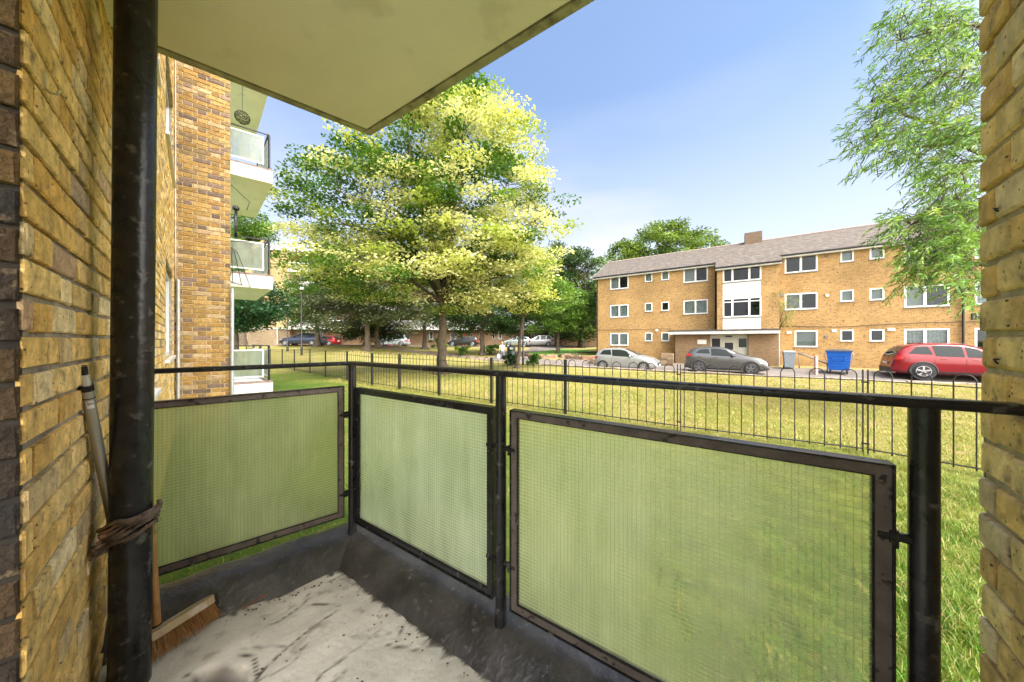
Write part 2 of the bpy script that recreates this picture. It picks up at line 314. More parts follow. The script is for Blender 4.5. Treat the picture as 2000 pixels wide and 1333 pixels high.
# ------------------------------------------------------------------ terrain
def sstep(a,b,x): t=np.clip((x-a)/(b-a),0,1); return t*t*(3-2*t)
KERB = [(26,5.5),(16,10.6),(10.7,13.1),(8.3,15.5),(5.1,18.8),(2.7,22.5),(-1.2,27.0)]
def kside(x,y):                                         # >0 beyond the kerb (road side)
    x=np.asarray(x,float); y=np.asarray(y,float); best=np.full(x.shape,1e9); sg=np.zeros(x.shape)
    for (ax,ay),(bx,by) in zip(KERB,KERB[1:]):
        dx,dy=bx-ax,by-ay; L2=dx*dx+dy*dy; t=np.clip(((x-ax)*dx+(y-ay)*dy)/L2,0,1)
        d=np.hypot(x-ax-t*dx,y-ay-t*dy); side=-(dx*(y-ay)-dy*(x-ax))
        m=d<best; best=np.where(m,d,best); sg=np.where(m,np.sign(side),sg)
    return best*sg
def hgen(y):
    return -.28*sstep(12,26,y)+.98*sstep(27,47,y)
def hroad(x,y):
    g=hgen(y); return np.where(y<34, -.47*(1-sstep(24,34,y))+g*sstep(24,34,y), g)
def hh(x,y):
    x=np.asarray(x,float); y=np.asarray(y,float); k=kside(x,y); t=sstep(-.02,.22,k)
    bump=.02*np.sin(x*1.3+y*.7)*np.sin(y*.9-x*.4)
    return hgen(y)*(1-t)+hroad(x,y)*t+bump*(1-t)
def H(x,y): return float(hh(np.array([x]),np.array([y]))[0])
# ================================================================== near building (the block the balcony belongs to)
FO = (-.953,.61); FU = (-.7123,.7018); FN = (.7018,.7123)
def FP(s, off=0, z=0): return V(FO[0]+FU[0]*s+FN[0]*off, FO[1]+FU[1]*s+FN[1]*off, z)
ZF = .33; ZC = EYE+1.23
LV = 2.63
near = thing('apartment_building', 'yellow brick flats the balcony belongs to, with brick projection on the left', 'building', FP(3))
near.location = (0,0,0)
ops = []
for lv in range(3): ops += [(4.25,6.0,EYE-.22+lv*LV,EYE+.97+lv*LV), (1.75,2.92,EYE-.40+lv*LV,EYE+.97+lv*LV)]
# near stretch beside the balcony and far stretch with the windows: one continuous facade
brickwork('brick_facade', FO, FU, FN, 0, 6.4, -.3, 8.2, ops, PAL, M_MORT, near, back=.33)
# dark reveal beside the camera, and the short return of wall behind it
JU = (-.64,-.768); JN = (.768,-.64)
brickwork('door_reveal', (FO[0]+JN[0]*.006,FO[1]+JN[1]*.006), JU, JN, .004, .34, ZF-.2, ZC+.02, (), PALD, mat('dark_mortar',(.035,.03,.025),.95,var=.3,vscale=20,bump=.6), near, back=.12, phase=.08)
# projection that faces the camera
WO = FP(6.4); WU = V(.795,.607,0); WNn = V(.607,-.795,0); WW = .68
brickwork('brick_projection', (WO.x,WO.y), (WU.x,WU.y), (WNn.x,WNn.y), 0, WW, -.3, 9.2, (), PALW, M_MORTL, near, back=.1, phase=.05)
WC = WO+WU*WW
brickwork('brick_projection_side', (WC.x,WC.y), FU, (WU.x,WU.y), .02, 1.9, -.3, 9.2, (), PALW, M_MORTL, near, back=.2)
for (a,b,za,zb) in ops:                                # windows set deep in the facade
    wn = MB(); u=V(*FU,0); n=V(*FN,0); fw=.06
    o=FP(a,-.10,za); w_=b-a; h_=zb-za
    for (s0_,s1_,q0,q1) in ((0,w_,0,fw),(0,w_,h_-fw,h_),(0,fw,fw,h_-fw),(w_-fw,w_,fw,h_-fw),(w_/2-.035,w_/2+.035,fw,h_-fw)):
        wn.box(o+u*s0_+V(0,0,q0), u*(s1_-s0_), V(0,0,q1-q0), n*.06)
    wf = wn.build('window', M_PVC, near)
    MB().box(o+u*fw+V(0,0,fw)+n*.025, u*(w_-2*fw), V(0,0,h_-2*fw), n*.006).build('pane', M_PANE, wf)
    MB().box(o-n*.22, u*w_, V(0,0,h_), n*.02).build('curtain', M_BLIND, wf)
    MB().box(o+u*-.03+V(0,0,-.035), u*(w_+.06), V(0,0,.034), n*.135).build('sill', M_PVC, wf)

# pipes and cable fixed to the wall
def wallpipe(name, p, z0, z1, r, m, par=near, lab=None):
    return MB().tube([V(p.x,p.y,z0),V(p.x,p.y,z1)], r, 12, 0).build(name, m, par, smooth=True, auto=40, label=lab)
wallpipe('conduit', FP(6.33,.05), -.3, EYE+1.0, .022, M_GALV)
wallpipe('conduit', WC+V(*FU,0)*-.02+WNn*.03+WU*.03, -.3, EYE+.92, .026, M_GALV)
mbc = MB(); mbc.tube([FP(6.3+.02*math.sin(z*3),.02,z) for z in np.linspace(EYE+1.0,8.0,14)], .007, 6); mbc.build('cable', mat('white_cable',(.6,.58,.52),.6), near, smooth=True)
# ================================================================== our balcony
P0 = V(-.88,1.724,0); DL = -V(.7756,.6318,0); DR = V(.8385,-.545,0); NL = V(-.6318,.7756,0); NR = V(.545,.8385,0)
def LP(t, off=0, z=0): return P0+DL*t+NL*off+V(0,0,z)
def RP(t, off=0, z=0): return P0+DR*t+NR*off+V(0,0,z)
bal = thing('balcony', 'balcony we stand on, with cracked grey floor and black bitumen upstand', 'balcony', P0)
bal.location=(0,0,0)
PO = V(1.01,.673,0); PDv = V(.64,.768,0); PNv = V(-.768,.64,0)      # right-hand fin wall: far corner, run, inward normal
# floor as a height field
def seg_d(x,y,ax,ay,bx,by):
    dx,dy=bx-ax,by-ay; t=np.clip(((x-ax)*dx+(y-ay)*dy)/(dx*dx+dy*dy),0,1); return np.hypot(x-ax-t*dx,y-ay-t*dy)
cr_ = np.random.default_rng(3)
CRK = []
for _ in range(26):
    x,y = cr_.uniform(-1.2,-.1), cr_.uniform(.75,1.6); a = math.radians(cr_.choice([35,60,150,20])+cr_.uniform(-18,18)); L = cr_.uniform(.04,.13); pts=[(x,y)]
    for k in range(5): a += cr_.uniform(-.6,.6); x += math.cos(a)*L/3; y += math.sin(a)*L/3; pts.append((x,y))
    CRK.append((pts, cr_.uniform(.0007,.0018)))
CRK.append(([(-.865,1.02),(-.87,1.10),(-.85,1.17),(-.80,1.26),(-.74,1.34)], .003)); CRK.append(([(-.86,1.06),(-.93,1.13),(-1.0,1.14)], .002))
gx = np.arange(-2.3,1.3,.011); gy = np.arange(-.9,2.0,.011); X,Y = np.meshgrid(gx,gy)
Z = np.zeros_like(X)
Z += .004*np.sin(X*5+1)*np.cos(Y*6)+.002*np.sin(X*17+Y*11)+.0012*np.sin(X*41-Y*37)
Z += .014*np.exp(-((X+1.06)**2+(Y-1.17)**2)/.014)
e = np.hypot((X+1.0)/.115,(Y-1.0)/.10); Z -= .06*(1-sstep(.75,1.05,e+.08*np.sin(np.arctan2(Y-1.0,X+1.0)*5)))
for pts,dp in CRK:
    for (a,b),(c,d) in zip(pts,pts[1:]): Z -= dp*1.3*np.exp(-(seg_d(X,Y,a,b,c,d)/.0042)**2)
ins = lambda off: (((X-P0.x)*NL.x+(Y-P0.y)*NL.y) < -off) & (((X-P0.x)*NR.x+(Y-P0.y)*NR.y) < -off)
keep = ins(.10) & (((X-FO[0])*FN[0]+(Y-FO[1])*FN[1]) > -.9) & (((X-PO.x)*PNv.x+(Y-PO.y)*PNv.y) > -.02)
keep &= ~((((X-FO[0])*FU[0]+(Y-FO[1])*FU[1])>.0)&(((X-FO[0])*FN[0]+(Y-FO[1])*FN[1]) < -.02))
idx = np.arange(X.size).reshape(X.shape); k4 = keep[:-1,:-1]&keep[1:,:-1]&keep[:-1,1:]&keep[1:,1:]
fs = np.stack([idx[:-1,:-1][k4],idx[:-1,1:][k4],idx[1:,1:][k4],idx[1:,:-1][k4]],1)
def np_mesh(name, co, faces, mats, parent=None, smooth=True, col=None, **pr):
    co=np.asarray(co,np.float32); faces=np.asarray(faces,np.int32); used=np.unique(faces); mp_=np.full(len(co),-1,np.int32); mp_[used]=np.arange(len(used)); co=co[used]; faces=mp_[faces]
    if col is not None and len(col)==len(mp_): col=col[used]
    me=bpy.data.meshes.new(name); nf,k=faces.shape; me.vertices.add(len(co)); me.vertices.foreach_set('co',co.ravel()); me.loops.add(nf*k); me.loops.foreach_set('vertex_index',faces.ravel())
    me.polygons.add(nf); me.polygons.foreach_set('loop_start',np.arange(0,nf*k,k,dtype=np.int32)); me.polygons.foreach_set('loop_total',np.full(nf,k,np.int32))
    if smooth: me.polygons.foreach_set('use_smooth',np.ones(nf,bool))
    for m in (mats if isinstance(mats,(list,tuple)) else [mats]): me.materials.append(m)
    if col is not None:
        at=me.color_attributes.new('Col','FLOAT_COLOR','POINT'); at.data.foreach_set('color',np.concatenate([col,np.ones((len(col),1))],1).astype(np.float32).ravel())
    me.update(); me.validate(); return link(name, me, parent, **pr)
M_FLOOR = mat('painted_screed', (.55,.55,.51), .75, attr=True, var=.13, vscale=5, bump=.4, bscale=45, dirt=(.30,.26,.21), dscale=17, dlo=.58, dhi=.80, det=9)
dirt_=np.zeros_like(X)
for pts,dp in CRK:
    for (a,b),(c,d) in zip(pts,pts[1:]): dirt_=np.maximum(dirt_,np.exp(-(seg_d(X,Y,a,b,c,d)/.0034)**2)*min(1,dp/.0016))
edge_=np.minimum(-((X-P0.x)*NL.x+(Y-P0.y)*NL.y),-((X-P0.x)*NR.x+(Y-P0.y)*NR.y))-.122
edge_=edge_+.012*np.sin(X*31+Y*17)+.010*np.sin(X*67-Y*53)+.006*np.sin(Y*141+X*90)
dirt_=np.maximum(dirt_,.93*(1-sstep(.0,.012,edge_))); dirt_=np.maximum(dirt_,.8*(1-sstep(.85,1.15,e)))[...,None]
fcol=(np.array([.66,.625,.56])*(1-dirt_)+np.array([.05,.042,.035])*dirt_).reshape(-1,3)
np_mesh('floor', np.stack([X.ravel(),Y.ravel(),Z.ravel()+ZF],1), fs, M_FLOOR, bal, col=fcol)
sl = MB(); sl.prism([LP(2.4,.14,ZF-.26),P0+(NL+NR)*.14/(1+NL.dot(NR))*1.0+V(0,0,ZF-.26),RP(2.45,.14,ZF-.26),V(.1,-.9,ZF-.26),V(-1.2,.3,ZF-.26)], V(0,0,.16)); sl.build('slab', M_FASC, bal)
# bitumen upstand, swept along both edges with a mitred corner
PROF = [(-.132,-.012),(-.116,.006),(-.100,.024),(-.078,.046),(-.048,.070),(-.015,.090),(.020,.102),(.055,.107),(.085,.108),(.112,.100),(.132,.078),(.142,.04),(.142,-.26),(-.132,-.26)]
mit = (NL+NR)/(1+NL.dot(NR))
ups = []
for t in np.linspace(1.0,.0,28)[:-1]: ups.append((LP(t), NL))
ups.append((P0.copy(), mit))
for t in np.linspace(.0,2.42,64)[1:]: ups.append((RP(t), NR))
vs=[]; 
for i,(p,n) in enumerate(ups):
    for j,(o_,z_) in enumerate(PROF):
        q = p+n*o_+V(0,0,ZF+z_)
        a = (.006*noise.noise(q*6)+.004*noise.noise(q*17)+.0025*noise.noise(q*40))*min(1,j/4) if j<11 else 0
        vs.append(q+n*a*.7+V(0,0,a*1.3))
m_=len(PROF); fs=[]
for i in range(len(ups)-1):
    for j in range(m_): fs.append((i*m_+j,i*m_+(j+1)%m_,(i+1)*m_+(j+1)%m_,(i+1)*m_+j))
MB().add(vs,fs).build('upstand', M_BITU, bal, smooth=True, auto=60)
# soffit of the balcony above
sof = thing('balcony_slab', 'cream painted underside of the balcony slab overhead', 'balcony slab', P0); sof.location=(0,0,0)
CC = V(-.848,1.874,0); cl = -V(.7756,.6318,0); crr = V(.8385,-.545,0)
def spoly(ins_, z):
    c = CC+(-NL-NR)*ins_/(1+NL.dot(NR)); L = c+cl*(1.45-ins_); Rr = c+crr*3.2
    return [c+V(0,0,z), L+V(0,0,z), FP(.8,.0,z), FP(-.02,0,z), V(-1.3,-.4,z), V(1.2,-1.6,z), Rr+V(0,0,z)]
lo = MB(); a=spoly(0,ZC); b=spoly(.035,ZC); a[1]=FP(.86,.0,ZC)+cl*.0; 
main=spoly(.045,ZC+.003); MB().prism(main, V(0,0,.02)).build('soffit', M_CONC, sof)
body=spoly(0,ZC+.012); MB().prism(body, V(0,0,.22)).build('slab_body', M_CONCE, sof)
ed=MB()
for d_,n_,L_ in ((cl,NL,1.42),(crr,NR,3.1)):
    ii = CC.copy(); s_=.036
    cin = CC-mit*s_
    ed.prism([CC+V(0,0,ZC-.001),CC+d_*L_+V(0,0,ZC-.001),CC+d_*L_-n_*s_+V(0,0,ZC-.001),cin+V(0,0,ZC-.001)], V(0,0,.012))
ed.build('drip_edge', M_CONCE, sof)
# right-hand fin wall
fin = thing('brick_pier', 'buff brick pier at the right edge with the handrail built into it', 'wall', PO); fin.location=(0,0,0)
brickwork('wall', (PO.x,PO.y), (-PDv.x,-PDv.y), (PNv.x,PNv.y), 0, 1.9, -.3, 5.4, (), PALP, mat('pier_mortar',(.42,.36,.27),.95,var=.22,vscale=30,bump=.9,bscale=50), fin, back=.30, phase=.06, ch=.005, proud=.003)
for zz_ in (EYE+.262,EYE-.036):
    hk=MB(); base=PO-PDv*.075; base.z=zz_
    hk.tube([base-PNv*.01,base+PNv*.006,base+PNv*.009-PDv*.004,base+PNv*.009-PDv*.010+V(0,0,-.005),base+PNv*.006-PDv*.010+V(0,0,-.009)],.0017,8); hk.build('iron_hook', M_BLACK, fin, smooth=True)
# ================================================================== railing
ral = thing('balcony_railing', 'black metal railing with three green-lit wired glass panels', 'railing', P0); ral.location=(0,0,0)
ZR = EYE-.112
hr = MB()
def flatbar(mb, pts, w_, h_, nrm):
    prof=[(-w_/2,-h_*.3),(-w_/2,h_*.25),(-w_*.38,h_*.5),(w_*.38,h_*.5),(w_/2,h_*.25),(w_/2,-h_*.3),(w_*.42,-h_*.5),(-w_*.42,-h_*.5)]
    vs=[];k=len(prof)
    for i,(p,n) in enumerate(zip(pts,nrm)):
        for (a,b) in prof:
            q=p+n*a+V(0,0,b); vs.append(q+V(0,0,.0012*noise.noise(q*25)))
    fs=[(i*k+j,i*k+(j+1)%k,(i+1)*k+(j+1)%k,(i+1)*k+j) for i in range(len(pts)-1) for j in range(k)]
    fs+= [tuple(range(k))[::-1], tuple((len(pts)-1)*k+j for j in range(k))]
    mb.add(vs,[f[::-1] for f in fs])
pl=[LP(t) for t in np.linspace(.835,0,24)][:-1]+[P0.copy()]+[RP(t) for t in np.linspace(0,2.27,60)][1:]
nl=[NL]*23+[mit]+[NR]*59
flatbar(hr,[p+V(0,0,ZR-.010) for p in pl],.042,.020,nl)
hr.build('handrail', M_BLACK, ral, smooth=True, auto=50)
for p,base in ((LP(.0),.07),(RP(1.0),.06),(RP(2.024),.06)):
    q=p.copy(); mbp=MB(); zz=np.linspace(ZF+base-.02,ZR-.018,14); rr=[.0205]*14; rr[0]=.030; rr[1]=.0215
    mbp.tube([V(q.x,q.y,z) for z in zz], rr, 20); mbp.build('post', M_BLACK, ral, smooth=True, auto=50)
M_PUTTY = mat('cracked_putty',(.115,.092,.08),.8,var=.25,vscale=20,bump=.7,bscale=35,dirt=(.025,.02,.02),dscale=35,dlo=.60,dhi=.66)
def panel(fn, n, d, t0, t1, zt, zb, face, glassm, lab):
    fr=MB(); W=t1-t0; Hh=zt-zb; o=fn(t0)+V(0,0,zb); fw=.023
    for (a,b,c,e) in ((0,W,0,fw),(0,W,Hh-fw,Hh),(0,fw,fw,Hh-fw),(W-fw,W,fw,Hh-fw)):
        fr.box(o+d*a+V(0,0,c)-n*.006, d*(b-a), V(0,0,e-c), n*.020, 0)
    q=.004
    for (a,b,c,e) in ((-q,W+q,-q,0),(-q,W+q,Hh,Hh+q),(-q,0,0,Hh),(W,W+q,0,Hh)):            # steel angle round the edge
        fr.box(o+d*a+V(0,0,c)-n*.012, d*(b-a), V(0,0,e-c), n*.034, 1)
    for (a,b,c,e) in ((fw,W-fw,fw,fw+q),(fw,W-fw,Hh-fw-q,Hh-fw),(fw,fw+q,fw+q,Hh-fw-q),(W-fw-q,W-fw,fw+q,Hh-fw-q)):
        fr.box(o+d*a+V(0,0,c)-n*.003, d*(b-a), V(0,0,e-c), n*.013, 1)
    f=fr.build('glass_panel', [face,M_BLACK], ral, label=lab)
    MB().box(o+d*fw+V(0,0,fw)+n*.004, d*(W-2*fw), V(0,0,Hh-2*fw), n*.005).build('glass', glassm, f)
    wm=MB(); P_=.0127; s_=.00034
    a=fw+.004
    while a<W-fw: 
        pts=[o+d*(a+.0004*math.sin(z*90+a*50))+V(0,0,z)+n*.0028 for z in np.linspace(fw,Hh-fw,9)]
        for p,q2 in zip(pts,pts[1:]): wm.box(p-d*s_, d*2*s_, q2-p, n*.0006)
        a+=P_
    z=fw+.005
    while z<Hh-fw: wm.box(o+d*fw+V(0,0,z-s_)+n*.0026, d*(W-2*fw), V(0,0,2*s_), n*.0006, 1); z+=P_
    wm.build('wire_mesh', [mat('wire_dark',(.20,.22,.11),.5), mat('wire_painted_glint',(.80,.82,.62),.3,metal=.3)], f)  # horizontal wires have their glint put into the colour, vertical ones stay dark
    return f
p1=panel(LP, NL, DL, .045, .80, EYE-.248, EYE-.946, M_PUTTY, M_FROST1, 'left panel with brown puttied frame')
p2=panel(RP, NR, DR, .042, .962, EYE-.257, EYE-.980, M_BLACK, M_FROST2, 'middle panel with black frame and hazier glass')
p3=panel(RP, NR, DR, 1.050, 1.980, EYE-.256, EYE-.985, M_PUTTY, M_FROST, 'wide right panel with brown cracked putty frame')
def clamp(fn,d,t,z,dirn):
    c=MB(); p=fn(t)+V(0,0,z)
    c.tube([p, p+d*dirn*.05],.0095,10); c.tube([p+d*dirn*.022,p+d*dirn*.034],.015,8); c.box(p+d*dirn*.022-NR*.012+V(0,0,-.02), d*dirn*.006, NR*.03, V(0,0,.036))
    c.tube([p+d*dirn*.03+V(0,0,-.004),p+d*dirn*.03+V(0,0,-.03)],.006,8)
    c.build('clamp', M_BLACK, ral, smooth=True, auto=40)
for z in (EYE-.40,EYE-.83):
    clamp(LP,DL,.015,z,1); clamp(RP,DR,.985,z,-1); clamp(RP,DR,1.015,z,1); clamp(RP,DR,2.01,z,-1)
# ================================================================== drainpipe, rope, pole, broom
dp=MB(); pb=V(-1.270,1.04,ZF); pt=V(-1.247,1.04,ZC+.02); zz=np.linspace(0,1,24)
dp.tube([pb.lerp(pt,t) for t in zz],.0478,40)
dpo=dp.build('drainpipe', M_BLACK, None, smooth=True, auto=60, label='thick black drainpipe standing in front of the left brick wall', cat='pipe')
PX = lambda z: pb.lerp(pt,(z-ZF)/(ZC-ZF))
rp=MB(); zr=EYE-.62; wallp = P(150,1035,.93); wallp = FP(.42,.015,EYE-.60)
M_ROPE=mat('rotten_rope',(.13,.095,.07),.95,var=.6,vscale=40,bump=1,bscale=70,dirt=(.34,.17,.10),dscale=16,dlo=.52,dhi=.66)
for k in range(7):
    ph=k*.9; c=PX(zr); pts=[]; zoff=(k-3)*.011; tilt=random.uniform(.02,.035)
    for a in np.linspace(R(-195),R(55),22):
        rr=.0545+.004*math.sin(a*5+ph)+.0012*k
        pts.append(c+V(math.cos(a)*rr,math.sin(a)*rr,zoff+tilt*math.sin((a+1.6)*.8)+.006*math.sin(a*3+ph)))
    pts=[FP(.47+.012*(k%3),.012+.003*k,zr-.015+zoff*.9),FP(.52,.05+.004*k,zr-.012+zoff)]+pts
    rp.tube(pts,[.0035+.0035*abs(math.sin(i*.7+ph)) for i in range(len(pts))],7)
for k in range(140):
    a=random.uniform(R(-190),R(50)); c=PX(zr)+V(math.cos(a)*.062,math.sin(a)*.062,random.uniform(-.035,.035)) if k%2 else FP(.47+random.uniform(0,.07),.02+random.uniform(0,.03),zr+random.uniform(-.035,.02))
    d=V(random.gauss(0,1),random.gauss(0,1),random.gauss(0,1)).normalized()*random.uniform(.008,.025)
    rp.tube([c,c+d*.6+V(0,0,.003),c+d],.0005,3,caps=False)
rp.build('rope', M_ROPE, None, smooth=True, label='frayed brown rope wound around the black drainpipe', cat='rope')
pole=thing('telescopic_pole','grey aluminium pole with black threaded tip leaning behind the drainpipe','pole'); 
pt0=P(160,716,.905); pb0=V(-1.43,1.19,ZF+.02); dd=(pb0-pt0).normalized(); L_=(pb0-pt0).length
a=MB(); a.tube([pt0+dd*.065,pt0+dd*.40],.0125,20); a.tube([pt0+dd*.40,pb0],.0125,20); a.build('tube', mat('satin_aluminium',(.36,.345,.30),.38,metal=.6,var=.08,vscale=4),pole,smooth=True,auto=40)
a=MB(); a.tube([pt0+dd*.026,pt0+dd*.066],.0108,20); a.build('inner_tube', mat('pale_aluminium',(.55,.54,.49),.3,metal=.5,var=.05),pole,smooth=True,auto=40)
a=MB(); a.tube([pt0+dd*x for x in np.linspace(0,.030,25)],[.0085+.0013*(i%4<2) for i in range(25)],16); a.build('threaded_tip', M_BLACK,pole,smooth=True,auto=30)
a=MB(); a.tube([pt0+dd*.060,pt0+dd*.078],.0146,20); a.tube([pt0+dd*.100,pt0+dd*.1025],.0135,20); a.build('collar', M_BLACK,pole,smooth=True,auto=40)
s1=dd.cross(V(0,0,1)).normalized(); a=MB(); c0=pt0+dd*.108; nn=(-c0+V(0,0,EYE)).normalized(); nn=(nn-dd*nn.dot(dd)).normalized(); ss=dd.cross(nn)
def arcpatch(mb, c, h0,h1,a0,a1,r,m=0):
    vs=[];n_=6
    for i in range(n_+1):
        an=a0+(a1-a0)*i/n_; vs+= [c+dd*h0+nn*math.cos(an)*r+ss*math.sin(an)*r, c+dd*h1+nn*math.cos(an)*r+ss*math.sin(an)*r]
    mb.add(vs,[(2*i,2*i+1,2*i+3,2*i+2) for i in range(n_)],m)
arcpatch(a,c0,0,.024,-.7,.5,.0128); 
for k in range(9): arcpatch(a,c0,.004,.013,-.6+k*.11,-.6+k*.11+.05,.01295,1)
a.build('barcode_label',[M_WHITE,M_BLACK],pole)
broom=thing('broom','wooden broom with brown bristles resting on the balcony floor beside the drainpipe','broom')
hb=P(307,1243,1.165); ht=P(286,868,1.21); hd=(ht-hb).normalized(); ht=hb+hd*.62
a=MB(); a.tube([hb+hd*.03,ht],[.0125,.0115],18); a.build('handle', mat('varnished_wood',(.40,.20,.065),.4,var=.3,vscale=9,dirt=(.16,.08,.03),dscale=14,dlo=.55,dhi=.75,coat=.3),broom,smooth=True,auto=40)
a=MB(); a.tube([hb-hd*.02,hb+hd*.042],[.0155,.0145],18); a.tube([hb-hd*.035,hb-hd*.008],[.022,.017],18); a.build('socket', M_BLACK,broom,smooth=True,auto=40)
bc=V(-1.285,1.165,ZF+.072); ax=V(.34,.94,0).normalized(); bd=V(.32,-.15,-.93); bd=(bd-ax*bd.dot(ax)).normalized(); bs=ax.cross(bd)
a=MB(); out_=[]
for k in range(28):
    an=2*math.pi*k/28; x=.142*math.copysign(abs(math.cos(an))**.45,math.cos(an)); y=.033*math.copysign(abs(math.sin(an))**.7,math.sin(an)); out_.append(bc+ax*x+bs*y)
a.prism(out_, -bd*.026); a.build('brush_head', mat('worn_wood',(.44,.33,.20),.75,var=.25,vscale=12,dirt=(.55,.53,.48),dscale=10,dlo=.52,dhi=.62,bump=.3),broom)
a=MB(); rb=random.Random(4)
for i in range(22):
    for j in range(4):
        c=bc+ax*(-.128+i*.0122)+bs*(-.018+j*.012)
        for k in range(18):
            sp=V(rb.gauss(0,.010),rb.gauss(0,.010),rb.gauss(0,.006)); e_=c+bd*rb.uniform(.055,.078)+sp+ax*(i-11)*.0014+bs*(j-1.5)*.004
            if e_.z<ZF+.004: e_.z=ZF+.004+rb.uniform(0,.004)
            b_=c+V(rb.gauss(0,.002),rb.gauss(0,.002),0); r_=.0006; s_=ax*r_
            mid_=b_.lerp(e_,.55)+bd*.002; cc_=pick([((.42,.20,.06),5),((.50,.28,.10),3),((.22,.10,.035),2)])
            a.add([b_-s_,b_+s_,mid_+s_,mid_-s_,e_],[(0,1,2,3),(3,2,4)],0,cc_)
            s_=bs*r_; a.add([b_-s_,b_+s_,mid_+s_,mid_-s_,e_],[(0,1,2,3),(3,2,4)],0,cc_)
a.build('bristles', mat('bristle',attr=True,rough=.6,var=0),broom)
# litter on the floor
a=MB(); tw=[P(467,1207,1.325),P(505,1186,1.38),P(545,1165,1.44),P(572,1147,1.50),P(590,1134,1.54)]
for q in tw: q.z=ZF+.012
a.tube(tw,[.0025,.0032,.003,.0025,.0015],7); a.build('twig', mat('twig_bark',(.22,.09,.04),.8,var=.3,vscale=30),None,smooth=True,label='thin brown twig lying on the grey floor by the upstand',cat='twig')
a=MB(); rr=random.Random(9)
for k in range(150):
    an=rr.uniform(0,6.28); q=abs(rr.gauss(0,.055)); x=-1.0+math.cos(an)*q*1.15; y=1.0+math.sin(an)*q; z=ZF-.045+rr.uniform(0,.035)
    M3=Matrix.Rotation(rr.uniform(0,6.28),3,'Z')@Matrix.Rotation(rr.gauss(0,.6),3,'X'); l_=rr.uniform(.006,.02); w_=l_*rr.uniform(.2,.5)
    p=[M3@V(-l_,0,0),M3@V(0,-w_,.002),M3@V(l_,0,0),M3@V(0,w_,.002)]; a.add([V(x,y,z)+q_ for q_ in p],[(0,1,2,3)],0,pick([((.16,.08,.03),4),((.30,.16,.07),3),((.06,.04,.025),3),((.38,.26,.14),1)]))
for k in range(150):                                   # crumbs swept against the upstand and the wall
    t=rr.uniform(.1,1.9); q=RP(t,-.15-abs(rr.gauss(0,.03))) if k%3 else LP(rr.uniform(.05,.6),-.15-abs(rr.gauss(0,.03)))
    if k%5==0: q=V(rr.uniform(-1.25,-.4),rr.uniform(.9,1.4),0)
    l_=rr.uniform(.001,.004); a.ell((q.x,q.y,ZF+.006),l_*1.6,l_,l_*.6,5,3,0,pick([((.10,.07,.05),4),((.25,.18,.12),2),((.5,.48,.44),1)]))
a.build('leaf_litter', mat('litter',attr=True,rough=.9,var=0),None,label='dead leaf bits and crumbs in the floor gully and along the upstand',cat='litter',kind='stuff')
ckt=MB(); 
cq=FP(.47,.012,0); q=P(185,342,.93); hkp=FP(.10,.004,EYE+(667-170)/611*.70); nF=V(*FN,0); uF=V(*FU,0)
ckt.tube([hkp+V(0,0,.018),hkp+V(0,0,-.016)],.0028,8); ckt.tube([hkp+V(0,0,-.016)+nF*.0,hkp+V(0,0,-.024)+nF*.008,hkp+V(0,0,-.022)+nF*.017,hkp+V(0,0,-.012)+nF*.019],.0028,8)
ckt.build('wall_hook', mat('cream_plastic',(.62,.55,.33),.4),None,smooth=True,label='small cream hook screwed to the brick wall at upper left',cat='hook')
# ================================================================== neighbouring balconies
NB0=V(-5.96,7.8,0); SD=-V(.795,.607,0); FD=V(*FU,0)
def neighbour(lv, lab, extra=None):
    z=EYE-1.03+lv*LV                                    # top of slab fascia at lv 0 is y~747
    b=thing('balcony', lab, 'balcony', NB0, 0, 'balconies of the flats next door'); b.location=(0,0,0)
    A=NB0+V(0,0,z); q=[A, A+FD*3.1, A+FD*3.1+SD*1.5, A+SD*1.5]
    hN=.31 if lv>0 else .22
    MB().prism([p-V(0,0,hN) for p in q], V(0,0,.01)).build('underside', M_CONC, b)
    MB().prism([p-V(0,0,hN-.012) for p in q], V(0,0,hN-.02)).build('slab', M_FASC, b)
    if lv<3:
        c=MB(); i=-.04
        for (a_,d_,L) in ((A,SD,1.46),(A,FD,3.06)):
            n_=(FD if d_ is SD else SD); c.box(a_+n_*.03+V(0,0,-.008), d_*L, n_*.07, V(0,0,.055 if d_ is SD else .05))
        c.build('upstand', mat('worn_coping',(.20,.15,.13),.8,var=.3,vscale=10), b)
        r=MB(); rc=A+(SD+FD)*.07
        r.box(rc+V(0,0,.90)-SD*.02, SD*1.4, FD*.03, V(0,0,.022)); r.box(rc+V(0,0,.8995)-FD*.02, FD*2.95, SD*.03, V(0,0,.022))
        for p in (rc, rc+FD*1.45, rc+FD*2.9, rc+SD*1.38): r.tube([p+V(0,0,.03),p+V(0,0,.9)],.028,10)
        r.build('railing', M_BLACK, b)
        for (a_,d_,n_,L) in ((rc+SD*.10,SD,FD,1.2),(rc+FD*.08,FD,SD,1.3),(rc+FD*1.55,FD,SD,1.28)):
            g=MB(); z0_,z1_=.14,.82; t_=.03
            for (x0,x1,y0,y1) in ((0,L,z0_,z0_+t_),(0,L,z1_-t_,z1_),(0,t_,z0_+t_,z1_-t_),(L-t_,L,z0_+t_,z1_-t_)): g.box(a_+d_*x0+V(0,0,y0), d_*(x1-x0), V(0,0,y1-y0), n_*.02)
            f=g.build('glass_panel', M_WHITE, b); MB().box(a_+d_*t_+V(0,0,z0_+t_)+n_*.008, d_*(L-2*t_), V(0,0,z1_-z0_-2*t_), n_*.006).build('glass', M_FROST3, f)
    return b,A,rc if lv<3 else None
b0,A0,r0=neighbour(0,'ground floor balcony next door, low over the lawn, with pale green glass')
b1,A1,r1=neighbour(1,'middle balcony next door with black cables and an orange plank behind its glass')
